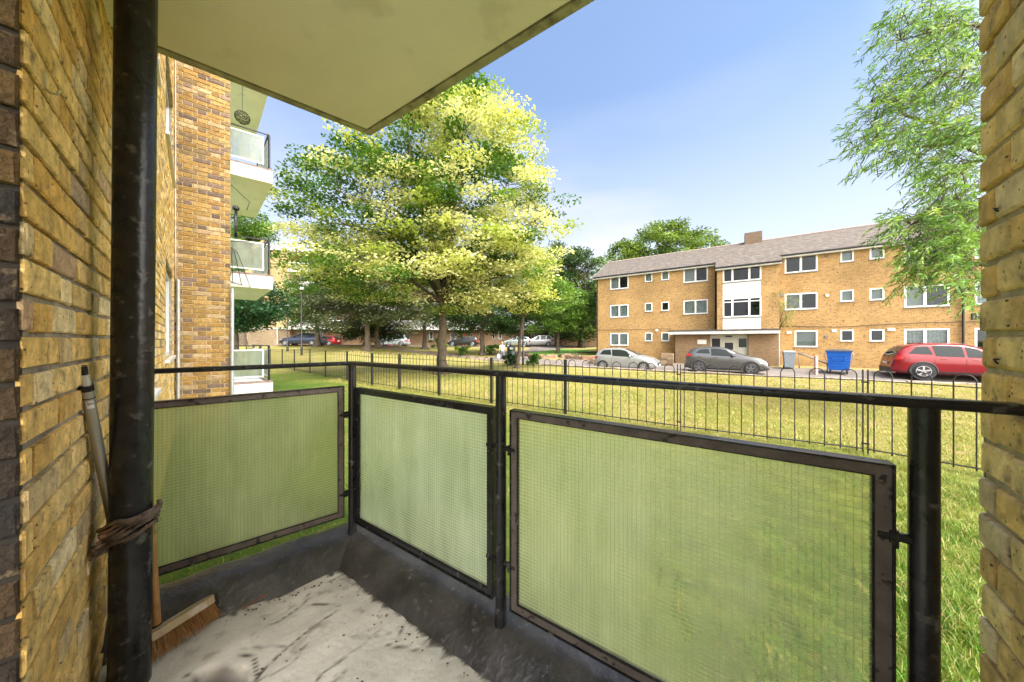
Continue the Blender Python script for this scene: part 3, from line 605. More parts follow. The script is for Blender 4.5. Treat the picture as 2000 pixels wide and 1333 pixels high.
b2,A2,r2=neighbour(2,'upper balcony next door with a hanging basket above its glass')
b3,A3,_=neighbour(3,'topmost balcony slab next door, cream underside')
# contents
MB().box(r1+SD*.62+FD*.25+V(0,0,.30), SD*-.55+V(0,0,.62), V(0,0,.07), FD*.02).build('plank', mat('orange_wood',(.58,.27,.07),.6,var=.2),None,label='orange plank leaning behind the glass of the middle balcony',cat='plank')
a=MB()
for k in range(5):
    a.tube([r1+SD*(.9+.05*k)+V(0,0,.95)-FD*.03, r1+SD*(.8-.05*k)+V(0,0,.5)-FD*.08, r1+SD*(1.0-.16*k)+V(0,0,-.15-.04*k)-FD*.1, r1+SD*(1.1)+V(0,0,-.22+.03*k)-FD*.09, r1+SD*(1.2)+V(0,0,.2)-FD*.06],.008,5)
for k in range(3):
    c=r1+SD*.95+V(0,0,-.02)-FD*.09; rr_=.14+.05*k; a.tube([c+SD*math.cos(t)*rr_+V(0,0,math.sin(t)*rr_*.8) for t in np.linspace(0,6.2,18)],.007,5)
a.tube([A2+SD*1.2-FD*.08+V(0,0,.7),A2+SD*1.0-FD*.08+V(0,0,-.4),A2+SD*.45-FD*.05+V(0,0,-.9),A2+SD*.5+V(0,0,-1.1)],.008,5)
a.tube([A1+SD*.35-FD*.04+V(0,0,.93),A1+SD*.4-FD*.04+V(0,0,.80),A1+SD*.9-FD*.04+V(0,0,.70),A1+SD*1.3-FD*.04+V(0,0,.72)],.008,5)
a.build('cable', mat('black_cable',(.02,.02,.02),.5),None,smooth=True,label='loose loops of black cable hanging over the middle balcony next door',cat='cable')
a=MB()
for s_,h_ in ((.62,1.55),(1.05,1.42)):
    p=r1+SD*s_; a.tube([p+V(0,0,.85),p+V(0,0,h_-.08)],.03,8); a.ell(p+V(0,0,h_),.07,.07,.07,10,6)
    a.tube([p+V(0,0,h_-.2),p+V(0,0,h_-.28)+SD*.18],.02,6)
a.build('aerial_pole', M_BLACK,None,smooth=True,label='pair of short black poles clamped to the middle balcony rail',cat='pole')
hbk=thing('hanging_basket','dark round wicker basket hung under the topmost slab next door','basket'); hc=A2+SD*.55+FD*.35+V(0,0,1.28)
a=MB(); rb=random.Random(5)
for k in range(260):
    d=V(rb.gauss(0,1),rb.gauss(0,1),rb.gauss(0,1)).normalized(); e_=V(rb.gauss(0,1),rb.gauss(0,1),rb.gauss(0,1)).normalized(); p=hc+d*.13; q=hc+(d+e_*.45).normalized()*.15
    a.tube([p,p.lerp(q,.5)+d*.015,q],.006,4,caps=False)
a.build('wicker_ball', mat('wicker',(.07,.07,.035),.9),hbk)
MB().tube([hc+V(0,0,.12),A3+SD*.55+FD*.35+V(0,0,-.31)],.006,5).build('cord', M_BLACK,hbk)
MB().box(r2+SD*.95+V(0,0,.50)-FD*.03, SD*.28, V(0,0,.42), FD*.015).build('cloth', mat('printed_cloth',(.55,.57,.60),.9,var=.5,vscale=25),None,label='pale printed cloth draped on the upper balcony rail next door',cat='cloth')
# ================================================================== ground
_h0=hh
def hh(x,y):
    x=np.asarray(x,float); y=np.asarray(y,float); z=_h0(x,y)
    z=z+.8*sstep(-7,-18,x)*sstep(16,34,y)*(1-.9*sstep(36,45,y))
    d=(x-7.99)*-.5705+(y-29.57)*-.8216; e=(x-7.99)*.8216+(y-29.57)*-.5705
    z=np.where((kside(x,y)>0), z+.25*(1-sstep(3.2,5.2,d))*sstep(-4,-1,e)*(1-sstep(24,33,y)*0), z)
    return z
def H(x,y): return float(hh(np.array([x]),np.array([y]))[0])
def ax_(a,b,fine0,fine1,fs_,cs,far):
    c=np.concatenate([np.arange(a,fine0,cs),np.arange(fine0,fine1,fs_),np.arange(fine1,b+cs,cs)])
    return np.concatenate([[-far,-far/4,-far/10],c,[far/10,far/4,far]])
xs=ax_(-62,62,-6,27,.25,1.0,1500); ys=ax_(-14,78,7,30,.25,1.0,1500)
X,Y=np.meshgrid(xs,ys); Z=hh(X,np.clip(Y,-20,90))
near_=(np.abs(X)<3.2)&(Y<2.0)&(Y>-4); Z=np.where(near_,Z-.02,Z)
DR_=np.clip(.15+.55*sstep(3,9,Y+.6*X)+.25*sstep(8,14,X+Y*.3)-.35*sstep(-3,-7,X)*(1-sstep(13,17,Y)),0,1)
idx=np.arange(X.size).reshape(X.shape); fs=np.stack([idx[:-1,:-1].ravel(),idx[:-1,1:].ravel(),idx[1:,1:].ravel(),idx[1:,:-1].ravel()],1)
def lawn_mat():
    m=bpy.data.materials.new('lawn'); m.use_nodes=True; t=m.node_tree; t.nodes.clear()
    o=N(t,'ShaderNodeOutputMaterial'); b=N(t,'ShaderNodeBsdfPrincipled'); b.inputs['Roughness'].default_value=.95; b.inputs['Specular IOR Level'].default_value=.1; t.links.new(b.outputs[0],o.inputs[0])
    c=N(t,'ShaderNodeTexCoord'); a=N(t,'ShaderNodeAttribute'); a.attribute_name='Col'
    def nz(sc,det=5,ro=.6):
        n=N(t,'ShaderNodeTexNoise'); n.inputs['Scale'].default_value=sc; n.inputs['Detail'].default_value=det; n.inputs['Roughness'].default_value=ro; t.links.new(c.outputs['Object'],n.inputs['Vector']); return n.outputs['Fac']
    s=N(t,'ShaderNodeMath',operation='MULTIPLY_ADD'); s.inputs[1].default_value=1.5; t.links.new(nz(.55,6),s.inputs[0]); t.links.new(a.outputs['Fac'],s.inputs[2])
    s2=N(t,'ShaderNodeMath',operation='MULTIPLY_ADD'); s2.inputs[1].default_value=1.9; t.links.new(nz(7,8,.8),s2.inputs[0]); t.links.new(s.outputs[0],s2.inputs[2])
    mr=N(t,'ShaderNodeMapRange'); mr.inputs['From Min'].default_value=1.45; mr.inputs['From Max'].default_value=2.75; t.links.new(s2.outputs[0],mr.inputs['Value'])
    r=N(t,'ShaderNodeValToRGB'); e=r.color_ramp.elements; e[0].color=(.05,.105,.014,1); e[1].color=(.33,.255,.12,1)
    for p,q in ((.3,(.10,.15,.024,1)),(.55,(.19,.195,.042,1)),(.78,(.27,.23,.075,1))): x=e.new(p); x.color=q
    t.links.new(mr.outputs[0],r.inputs[0])
    m2=N(t,'ShaderNodeMapRange'); m2.inputs['From Min'].default_value=.64; m2.inputs['From Max'].default_value=.72; m2.inputs['To Max'].default_value=.7; t.links.new(nz(3.1,9,.72),m2.inputs['Value'])
    x=N(t,'ShaderNodeMix',data_type='RGBA'); x.inputs[7].default_value=(.17,.12,.06,1); t.links.new(m2.outputs[0],x.inputs[0]); t.links.new(r.outputs[0],x.inputs[6]); t.links.new(x.outputs[2],b.inputs['Base Color'])
    bp=N(t,'ShaderNodeBump'); bp.inputs['Strength'].default_value=1; bp.inputs['Distance'].default_value=.05; t.links.new(nz(30,4,.8),bp.inputs['Height']); t.links.new(bp.outputs[0],b.inputs['Normal']); return m
M_LAWN=lawn_mat()
np_mesh('ground',np.stack([X.ravel(),Y.ravel(),Z.ravel()],1),fs,M_LAWN,col=np.stack([DR_.ravel()]*3,1),kind='structure')
def inpoly(x,y,poly):
    c=np.zeros(x.shape,bool); n=len(poly)
    for i in range(n):
        (x1,y1),(x2,y2)=poly[i],poly[(i+1)%n]; h_=((y1>y)!=(y2>y))&(x<(x2-x1)*(y-y1)/((y2-y1) or 1e-9)+x1); c^=h_
    return c
def sheet(name,poly,m,lift,step=.3,**pr):               # a sheet draped on the ground
    px=[p[0] for p in poly]; py=[p[1] for p in poly]
    b=bmesh_clip(poly,step); co=np.array([(v[0],v[1],0) for v in b[0]],float); co[:,2]=hh(co[:,0],co[:,1])+lift
    mb=MB(); mb.add(co,b[1]); return mb.build(name,m,None,smooth=True,**pr)
import bmesh
def bmesh_clip(poly,step):
    bm=bmesh.new(); vs=[bm.verts.new((p[0],p[1],0)) for p in poly]; bm.faces.new(vs)
    for ax,(lo,hi) in ((0,(min(p[0] for p in poly),max(p[0] for p in poly))),(1,(min(p[1] for p in poly),max(p[1] for p in poly)))):
        k=lo+step
        while k<hi:
            bmesh.ops.bisect_plane(bm,geom=bm.verts[:]+bm.edges[:]+bm.faces[:],plane_co=(k,k,0),plane_no=((1,0,0) if ax==0 else (0,1,0)),dist=1e-5); k+=step
    bm.normal_update(); bm.verts.index_update(); r=([tuple(v.co) for v in bm.verts],[[v.index for v in (f.verts if f.normal.z>0 else reversed(f.verts))] for f in bm.faces]); bm.free(); return r
M_TAR=mat('worn_tarmac',(.165,.14,.125),.9,var=.14,vscale=.9,bump=.4,bscale=30,dirt=(.10,.09,.08),dscale=1.1,dlo=.48,dhi=.72,det=7)
M_PATH=mat('path_tarmac',(.20,.15,.115),.95,var=.2,vscale=2,bump=.4,bscale=20)
kb=[(x+.12*0,y+.12) for x,y in KERB]
sheet('road',[(26,5.7),(16.1,10.8),(10.8,13.3),(8.42,15.7),(5.25,18.95),(2.9,22.6),(-1.0,27.1),(-2.2,30),(-1.5,34),(1.5,37.6),(2.6,41),(2.0,44.2),(-30,42.5),(-45,41),(-45,46.5),(-30,47.5),(10,50),(15,49),(9.5,44),(6.4,41),(4.2,36.5),(1.9,32.5),(3.4,29.5),(6.2,27.5),(8.8,26.2),(14,21.8),(19,18.6),(30,10.8)],M_TAR,.03,.6,kind='structure')
sheet('path',[(-1.9,28.8),(-8,33.3),(-16,35.4),(-25,36.6),(-40,36),(-40,37.6),(-25,38.2),(-15.5,37),(-7.2,34.9),(-1.6,30.6)],M_PATH,.03,.6,kind='structure')
# low stone edge that holds the lawn above the road
M_KERB=mat('old_kerb_stone',(.33,.26,.20),.95,var=.3,vscale=4,bump=1,bscale=9,dirt=(.13,.11,.08),dscale=6,dlo=.5,dhi=.65)
def walls_along(name,pts,w_,zt,zb,m,lab,cat,rough=.02,seg=.35):
    mb=MB(); ps=[]
    for (a,b) in zip(pts,pts[1:]):
        n_=max(1,int(math.hypot(b[0]-a[0],b[1]-a[1])/seg)); ps+= [(a[0]+(b[0]-a[0])*i/n_,a[1]+(b[1]-a[1])*i/n_) for i in range(n_)]
    ps.append(pts[-1]); rr=random.Random(3)
    for i in range(len(ps)-1):
        a=V(*ps[i],0);b=V(*ps[i+1],0);d=(b-a).normalized();n=V(-d.y,d.x,0); j=rr.uniform(-rough,rough); g=(H(a.x-n.x*.2,a.y-n.y*.2)+H(b.x-n.x*.2,b.y-n.y*.2))/2 if callable(zt) is False else 0
        top=zt(a.x,a.y) if callable(zt) else g+zt
        mb.cbox(a+d*.006-n*(w_/2)+V(0,0,top+zb),(b-a)-d*.012,n*(w_+j),V(0,0,-zb+j),.012)
    return mb.build(name,m,None,label=lab,cat=cat)
walls_along('kerb_wall',[(x,y) for x,y in KERB],.16,lambda x,y:float(_h0(np.array([x-.5*.6]),np.array([y-.8*.6]))[0])+.035,-.62,M_KERB,'long low stone edging holding the lawn above the parked cars','kerb')
def lowwall(pts,h_,lab):
    mb=MB()
    for a,b in zip(pts,pts[1:]):
        a=V(*a,0);b=V(*b,0);d=(b-a);L=d.length;d.normalize();n=V(-d.y,d.x,0);s=0;k=0
        g=min(H(a.x,a.y),H(b.x,b.y))-.1
        rows=int(h_/.09)+1
        for r_ in range(rows):
            s=-.1*(r_%2)
            while s<L:
                s0_=max(s,0);s1_=min(s+.23,L); jj=random.uniform(-.012,.012)
                if s1_-s0_>.04 and not(r_==rows-1 and random.random()<.25): mb.cbox(a+d*s0_-n*.11+V(0,0,g+.1+r_*.09-.02),d*(s1_-s0_-.012),n*(.22+jj),V(0,0,.08),.01,0,pick([((.27,.15,.09),4),((.34,.21,.13),3),((.18,.12,.09),2),((.30,.24,.17),2)]))
                s+=.235
    return mb.build('brick_garden_wall',[M_BR],None,label=lab,cat='wall',group='low brick planter walls by the road')
W1=[P(1018,684,33),P(1052,697,30.5),P(1076,695,31.5)]
lowwall([(1.1,33.5),(2.6,30.6),(4.6,31.4)],.42,'low crumbling brick wall round the bright green planting, nearest the lamp')
lowwall([(4.9,31.2),(8.2,33.2)],.36,'low crumbling brick wall at the right end of the bright green planting')
lowwall([(4.9,28.6),(6.1,27.2),(7.6,26.9)],.40,'low broken brick wall in two steps left of the silver hatchback')
lowwall([(6.3,25.4),(7.4,24.4)],.45,'short broken brick wall just behind the silver hatchback')
M_GREENB=mat('lush_grass',(.13,.30,.035),.9,var=.35,vscale=6,bump=1,bscale=25)
sheet('verge',[(2.7,30.9),(4.6,31.7),(8,33.5),(11,36),(6,38),(3.6,35.5),(1.5,33.6)],M_GREENB,.24,.5,kind='structure')
sheet('planting_bed',[(5.2,28.7),(6.3,27.5),(7.6,27.1),(8.6,29.4),(9,32.8),(5.2,30.8)],M_LAWN,.16,.5,kind='structure')
# grass blades: real geometry over the near lawn
def blades(name,n,xr,yr,hr_,wr,pred=None,lab=None,palf=None,seed=1):
    g=np.random.default_rng(seed); x=g.uniform(*xr,n); y=g.uniform(*yr,n)
    ok=np.ones(n,bool) if pred is None else pred(x,y); x=x[ok];y=y[ok];n=len(x)
    cl=.5+.5*np.sin(x*3.1+1.7*np.sin(y*2.3))*np.sin(y*2.7+1.3*np.sin(x*1.9)); cl2=.5+.5*np.sin(x*11+2*np.sin(y*7))*np.sin(y*9+x*4)
    kp=g.random(n)<(.18+.5*cl+.5*cl2); x=x[kp];y=y[kp];cl=cl[kp];cl2=cl2[kp];n=len(x)
    z=hh(x,y)-.004; a=g.uniform(0,2*np.pi,n); h_=g.uniform(*hr_,n)*(.35+1.0*cl2); w_=g.uniform(*wr,n); ln=g.uniform(.1,1.1,n)*h_; la=g.uniform(0,2*np.pi,n)
    dx,dy=np.cos(a)*w_,np.sin(a)*w_; lx,ly=np.cos(la)*ln,np.sin(la)*ln
    co=np.stack([np.stack([x-dx,y-dy,z],1),np.stack([x+dx,y+dy,z],1),np.stack([x+dx*.7+lx*.35,y+dy*.7+ly*.35,z+h_*.6],1),np.stack([x-dx*.7+lx*.35,y-dy*.7+ly*.35,z+h_*.6],1),np.stack([x+lx,y+ly,z+h_*.95],1)],1).reshape(-1,3)
    b=np.arange(n)*5; f3=np.stack([b+3,b+2,b+4],1); f4=np.stack([b,b+1,b+2],1); f5=np.stack([b,b+2,b+3],1)
    dry=np.clip(palf(x,y)+g.normal(0,.22,n)-.25*(cl-.5),0,1)[:,None]
    gr=np.array([.075,.19,.016])*(1-dry)+np.array([.38,.335,.10])*dry; gr=gr*g.uniform(.7,1.3,(n,1)); st=g.random(n)<.10; gr[st]=np.array([.50,.40,.20])
    return np_mesh(name,co,np.concatenate([f3,f4,f5]),M_GRASSB,smooth=False,col=np.repeat(gr,5,0),label=lab,cat='grass',kind='stuff')
def fenced(x,y):                                        # on our side of the railings
    return (y-4.02)-(-1.15/1.8)*(x-4.55)<0
outb=lambda x,y: (((x-P0.x)*NR.x+(y-P0.y)*NR.y)>.16)|(((x-P0.x)*NL.x+(y-P0.y)*NL.y)>.16)
onl=lambda x,y: outb(x,y)&(((x-FO[0])*FN[0]+(y-FO[1])*FN[1])>.05)&(((x-PO.x)*PNv.x+(y-PO.y)*PNv.y>.02)|(((x-PO.x)*PDv.x+(y-PO.y)*PDv.y)>.02))
blades('grass',170000,(.9,4.6),(.7,4.2),(.022,.075),(.0014,.0034),onl,'short green and straw grass just outside the balcony',lambda x,y:.16+.10*(y-1),1)
blades('grass',130000,(-6,8),(1.5,9.5),(.02,.05),(.002,.004),lambda x,y:onl(x,y)&~((x>.9)&(x<4.6)&(y<4.2)),'mown lawn grass around the railings',lambda x,y:np.clip(.25+.45*sstep(3,9,y+.6*x)-.3*sstep(-1.5,-4,x),0,1),2)
blades('grass',230000,(-7,15),(3.5,15),(.025,.06),(.004,.008),lambda x,y:(~fenced(x,y))&(kside(x,y)<-.25)&((y-4.02)+(1.15/1.8)*(x-4.55)>.15),'dry yellowing lawn grass beyond the railings',lambda x,y:np.clip(.78+.25*np.sin(x*.8)*np.sin(y*.6),0,1),3)
# ================================================================== bow-topped railings
fence=thing('bow_top_fence','long black bow-topped metal fence across the lawn','fence',(4.5,4.0,0)); fence.location=(0,0,0)
FPX=[(6.6,2.15),(5.12,3.36),(4.54,4.02),(2.76,5.17),(1.07,6.28),(-.49,7.44),(-1.97,8.45),(-3.46,9.62),(-4.72,10.55),(-6.2,11.75),(-7.75,13.0),(-9.3,14.4),(-11.2,16.1),(-13.0,17.7),(-15,19.4),(-17,21),(-19.2,22.6)]
M_FEN=mat('fence_paint',(.012,.012,.013),.4,var=.2,vscale=10)
def fz(x,y): return H(x,y)
for i in range(len(FPX)-1):
    a=V(*FPX[i],0);b=V(*FPX[i+1],0);d=(b-a);L=d.length;d.normalize();za=fz(a.x,a.y);zb_=fz(b.x,b.y);dz=(zb_-za)/L
    s=MB(); Q=lambda t,z: a+d*t+V(0,0,za+dz*t+z); n=V(-d.y,d.x,0)
    for z in (.085,.965): s.box(Q(.03,z-.006)-n*.018, d*(L-.06)+V(0,0,dz*(L-.06)), n*.036, V(0,0,.010))
    nb=max(2,int(round((L-.10)/.140/2))*2); sp=(L)/nb; r_=.0065 if L<4 else .0065
    for k in range(nb//2):
        t0=sp*(2*k+.5); t1=t0+sp; rad=(t1-t0)/2; c=(t0+t1)/2; zt=1.10-rad
        pts=[Q(t0,.05)]+[Q(c-math.cos(an)*rad,zt+math.sin(an)*rad) for an in np.linspace(0,math.pi,11 if i<7 else 7)]+[Q(t1,.05)]
        s.tube(pts,r_,6 if i<7 else 4,caps=False)
    s.build('fence_bay',M_FEN,fence,smooth=True,auto=50)
for i,(x,y) in enumerate(FPX):
    a=V(x,y,fz(x,y)); p=MB(); d=(V(*FPX[min(i+1,len(FPX)-1)],0)-V(*FPX[max(i-1,0)],0)).normalized(); n=V(-d.y,d.x,0)
    if i in (1,2,3): 
        for o_ in (-.022,.022): p.box(a+d*(o_-.006)-n*.014+V(0,0,-.1),d*.012,n*.028,V(0,0,1.20))
        for z in (.14,.93): p.box(a-d*.035-n*.010+V(0,0,z),d*.07,n*.020,V(0,0,.018))
    else: p.cbox(a-d*.025-n*.025+V(0,0,-.1),d*.05,n*.05,V(0,0,1.20),.006)
    p.build('post',M_FEN,fence)
# ================================================================== the opposite block of flats
LC=V(7.99,29.57,0); BE=V(.8216,-.5705,0); BN=V(-.5705,-.8216,0); BZ=EYE-1.95
def BP(s,off=0,z=0): return LC+BE*s+BN*off+V(0,0,EYE+z)
def sb(px,off=0):
    r=(px-CX)/F; o=LC+BN*off; return (o.y*r-o.x)/(BE.x-BE.y*r)
blk=thing('apartment_building','three-storey yellow brick flats across the road with white windows and tiled roof','building',LC); blk.location=(0,0,0)
def uvquad(mb,uvs,o,a,b,u0,v0,m=0):
    o,a,b=Vector(o),Vector(a),Vector(b); mb.add([o,o+a,o+a+b,o+b],[(0,1,2,3)],m); uvs += [(u0,v0),(u0+a.length,v0),(u0+a.length,v0+b.length),(u0,v0+b.length)]
def uvbuild(mb,uvs,name,m,parent,**pr):
    ob=mb.build(name,m,parent,**pr); l=ob.data.uv_layers.new(name='UVMap'); l.data.foreach_set('uv',np.array(uvs,np.float32).ravel()); return ob
def wall_open(name,o,u,n,L,z0,z1,ops,m,parent,depth=.09,back=.25,sides=True,dark=None,**pr):
    """brick wall face with real openings; o at z=0 level, u along (as seen from outside left->right), n outward"""
    mb=MB();uvs=[];up=V(0,0,1); us=sorted({0,L,*[q for p in ops for q in p[:2]]}); zs=sorted({z0,z1,*[q for p in ops for q in p[2:]]})
    for a,b in zip(us,us[1:]):
        for c,d in zip(zs,zs[1:]):
            if any(p[0]<=a+1e-6 and p[1]>=b-1e-6 and p[2]<=c+1e-6 and p[3]>=d-1e-6 for p in ops): continue
            uvquad(mb,uvs,o+u*a+up*c,u*(b-a),up*(d-c),a,c-z0)
    for (a,b,c,d) in ops:
        uvquad(mb,uvs,o+u*a+up*c,-n*depth,up*(d-c),a,c-z0); uvquad(mb,uvs,o+u*b+up*c-n*depth,n*depth,up*(d-c),b,c-z0)
        uvquad(mb,uvs,o+u*a+up*d,u*(b-a),-n*depth,a,d-z0); uvquad(mb,uvs,o+u*a+up*c-n*depth,u*(b-a),n*depth,a,c-z0)
    if sides:
        uvquad(mb,uvs,o-n*back+up*z0,n*back,up*(z1-z0),0,0); uvquad(mb,uvs,o+u*L+up*z0,-n*back,up*(z1-z0),0,0)
    w_=uvbuild(mb,uvs,name,m,parent,**pr)
    if ops:
        k=MB()
        k.box(o+up*z0-n*(back+.25),u*L,up*(z1-z0),n*.02); k.build('room_backing',M_DARK,w_)
    return w_
def window(o,u,n,w_,h_,parent,mull=(.5,),cur=0,transom=None,depth=.05,name='window',lit=None):
    fw=min(.085,w_*.12); up=V(0,0,1); mb=MB(); b=o-n*depth
    cols=[fw]+[w_*m for m in mull]+[w_-fw]
    bars=[(0,w_,0,fw),(0,w_,h_-fw,h_),(0,fw,fw,h_-fw),(w_-fw,w_,fw,h_-fw)]+[(w_*m-fw*.7,w_*m+fw*.7,fw,h_-fw) for m in mull]
    for (a,c,z0,z1) in bars: mb.box(b+u*a+up*z0,u*(c-a),up*(z1-z0),n*.055)
    if transom:
        for (c0,c1) in zip([0]+list(mull),list(mull)+[1]): mb.box(b+u*(w_*c0+fw)+up*(h_*transom),u*(w_*(c1-c0)-2*fw),up*fw*.8,n*.05)
    mb.box(o+up*-.05-n*depth-u*.03,u*(w_+.06),up*.045,n*(depth+.05),1)
    f=mb.build(name,[M_PVC,M_SILL],parent)
    MB().box(b+u*fw+up*fw+n*.02,u*(w_-2*fw),up*(h_-2*fw),n*.006).build('pane',M_PANE,f)
    if cur==1:
        c=MB(); 
        for (a0,a1) in ((fw,w_*.5),(w_*.5,w_-fw)):
            k=10; vs=[]
            for i in range(k+1):
                x=a0+(a1-a0)*i/k; vs+=[b+u*x-n*(.06+.02*(i%2)),b+u*x-n*(.06+.02*(i%2))+up*h_]
            c.add(vs,[(2*i,2*i+2,2*i+3,2*i+1) for i in range(k)])
        c.build('curtain',M_CURT,f)
    elif cur==2: MB().box(b-n*.08,u*w_*.52,up*h_,n*.01).build('blind',M_BLIND,f)
    elif cur==3: MB().box(b-n*.08+up*h_*.1,u*w_,up*h_*.9,n*.01).build('blind',M_BLIND,f)
    return f
M_SILL=mat('grey_sill',(.16,.15,.14),.8,var=.2)
HEAD,SILLZ,ST=.72,-.41,2.56; ZT=6.10
def wing(s0,s1,wins,name='wall',off=0):
    ops=[]
    for (px0,px1,rows,h_,cur,mull) in wins:
        for r_ in rows: ops.append((sb(px0,off)-s0,sb(px1,off)-s0,HEAD-h_+ST*r_,HEAD+ST*r_))
    w_=wall_open(name,BP(s0,off,0),BE,BN,s1-s0,-2.1,ZT,ops,M_BT,blk,back=.4)
    for (px0,px1,rows,h_,cur,mull) in wins:
        for r_ in rows:
            a,b=sb(px0,off),sb(px1,off); c=cur[r_] if isinstance(cur,(list,tuple)) else cur
            window(BP(a,off,HEAD-h_+ST*r_),BE,BN,b-a,h_,blk,mull,c)
    return w_
R3=(0,1,2)
wing(0,9.62,[(1192,1227.5,R3,1.13,[1,1,2],(.5,)),(1259.6,1274,R3,.74,[3,1,3],()),(1291.7,1307,R3,.74,[3,0,3],()),(1335,1382.7,(1,2),1.13,[0,1,2],(.5,))])
wing(12.6,27.5,[(1532.7,1597,(1,2),1.13,[0,2,0],(.5,)),(1552,1597,(0,),1.13,3,()),(1641.5,1667.7,R3,.74,[0,3,3],()),(1698.5,1727.2,R3,.74,[0,3,3],()),(1766,1855,R3,1.28,[1,2,3],(.47,)),(1903.6,1990,R3,1.28,[0,1,0],(.5,))])
# the stair bay stands proud of the two wings
BO=1.1; bs0,bs1=sb(1400.5,BO),sb(1522.3,BO); ZB=ZT-BO*.52
a0,a1=sb(1411.8,BO),sb(1487,BO)
wall_open('wall',BP(bs0,BO,0),BE,BN,bs1-bs0,-2.1,ZB,[(a0-bs0,a1-bs0,.86,5.38)],M_BT,blk,back=BO-.02,sides=True)
for z0_,z1_ in ((.86,1.72),(3.10,4.28),(5.29,5.38)):
    inf=MB(); inf.box(BP(a0,BO-.06,z0_),BE*(a1-a0),V(0,0,z1_-z0_),BN*.04)
    if z0_==3.10: inf.box(BP(a0,BO-.021,3.33),BE*(a1-a0),V(0,0,.03),BN*.012,1)
    inf.build('infill_panel',[M_WHITE,M_SILL],blk)
window(BP(a0,BO,1.72),BE,BN,a1-a0,1.38,blk,(.26,.70),0,transom=.78); window(BP(a0,BO,4.28),BE,BN,a1-a0,1.01,blk,(.26,.70),0)
# gable end and back wall
DEP=8.0
mb=MB();uvs=[]; uvquad(mb,uvs,BP(0,-DEP,-2.1),BN*DEP,V(0,0,ZT+2.1),0,0); uvquad(mb,uvs,BP(27.5,-DEP,-2.1),-BE*27.5,V(0,0,ZT+2.1),0,0); uvquad(mb,uvs,BP(27.5,0,-2.1),-BN*DEP,V(0,0,ZT+2.1),0,0)
g_=[BP(0,-DEP,ZT),BP(0,0,ZT),BP(0,-DEP/2,ZT+2.0)]; mb.add(g_,[(0,1,2)]); uvs+=[(0,8),(8,8),(4,10)]
uvbuild(mb,uvs,'wall',M_BT,blk)
def roof_mat():
    m=bpy.data.materials.new('clay_tiles'); m.use_nodes=True; t=m.node_tree; t.nodes.clear()
    o=N(t,'ShaderNodeOutputMaterial'); b=N(t,'ShaderNodeBsdfPrincipled'); b.inputs['Roughness'].default_value=.9; t.links.new(b.outputs[0],o.inputs[0])
    uv=N(t,'ShaderNodeUVMap'); br=N(t,'ShaderNodeTexBrick'); t.links.new(uv.outputs[0],br.inputs['Vector']); br.inputs['Scale'].default_value=1; br.inputs['Brick Width'].default_value=.17; br.inputs['Row Height'].default_value=.11; br.inputs['Mortar Size'].default_value=.008; br.inputs['Mortar Smooth'].default_value=.6
    br.inputs['Color1'].default_value=(.11,.088,.072,1); br.inputs['Color2'].default_value=(.07,.056,.048,1); br.inputs['Mortar'].default_value=(.09,.07,.065,1)
    n=N(t,'ShaderNodeTexNoise'); n.inputs['Scale'].default_value=2.6; n.inputs['Detail'].default_value=8; n.inputs['Roughness'].default_value=.75; t.links.new(uv.outputs[0],n.inputs['Vector'])
    mr=N(t,'ShaderNodeMapRange'); mr.inputs['From Min'].default_value=.48; mr.inputs['From Max'].default_value=.66; t.links.new(n.outputs['Fac'],mr.inputs['Value'])
    x=N(t,'ShaderNodeMix',data_type='RGBA'); x.inputs[7].default_value=(.17,.145,.12,1); t.links.new(mr.outputs[0],x.inputs[0]); t.links.new(br.outputs['Color'],x.inputs[6]); t.links.new(x.outputs[2],b.inputs['Base Color'])
    bp=N(t,'ShaderNodeBump'); bp.inputs['Strength'].default_value=1; bp.inputs['Distance'].default_value=.03; bp.invert=True; t.links.new(br.outputs['Fac'],bp.inputs['Height']); t.links.new(bp.outputs[0],b.inputs['Normal']); return m
M_ROOF=roof_mat()
mb=MB();uvs=[]; RZ=ZT+2.08; ov=.32; sl_=2.08/(DEP/2)
def slope(s0,s1,off0,zoff):                             # from eave at off0 to ridge
    e0=BP(s0,off0,ZT+2.08-(DEP/2+off0)*sl_+.06); e1=BP(s1,off0,ZT+2.08-(DEP/2+off0)*sl_+.06); r0_=BP(s0,-DEP/2,RZ+.06)
    uvquad(mb,uvs,e0,e1-e0,r0_-e0,s0,0)
slope(-.25,bs0-.1,ov,0); slope(bs0-.1,bs1+.1,BO+ov,0); slope(bs1+.1,27.8,ov,0)
e0=BP(27.8,-DEP-ov,ZT-ov*sl_+.06); uvquad(mb,uvs,e0,-BE*28.05,BP(27.8,-DEP/2,RZ+.06)-e0,0,0)
rf=uvbuild(mb,uvs,'roof',M_ROOF,blk)
rdg=MB(); 
for k in range(90): rdg.tube([BP(-.25+k*.3117,-DEP/2,RZ+.06),BP(-.25+(k+.97)*.3117,-DEP/2,RZ+.06)],.085,8)
rdg.build('ridge_tiles',mat('ridge_tile',(.26,.21,.19),.9,var=.2),rf,smooth=True,auto=50)
gt=MB()
for (s0,s1,o_) in ((-.25,bs0-.1,ov),(bs0-.1,bs1+.1,BO+ov),(bs1+.1,27.8,ov)):
    zg=ZT+2.08-(DEP/2+o_)*sl_
    gt.box(BP(s0,o_-.03,zg-.17),BE*(s1-s0),V(0,0,.17),BN*.03,0); gt.box(BP(s0,o_-.05-.28,zg-.165),BE*(s1-s0),V(0,0,.02),BN*.28,0)
    gt.tube([BP(s0,o_+.05,zg-.02),BP(s1,o_+.05,zg-.02)],.055,8,1)
gt.box(BP(-.26,-DEP/2,RZ-.12),BP(-.26,ov,ZT-ov*sl_-.12)-BP(-.26,-DEP/2,RZ-.12),V(0,0,.16),-BE*.03,0)
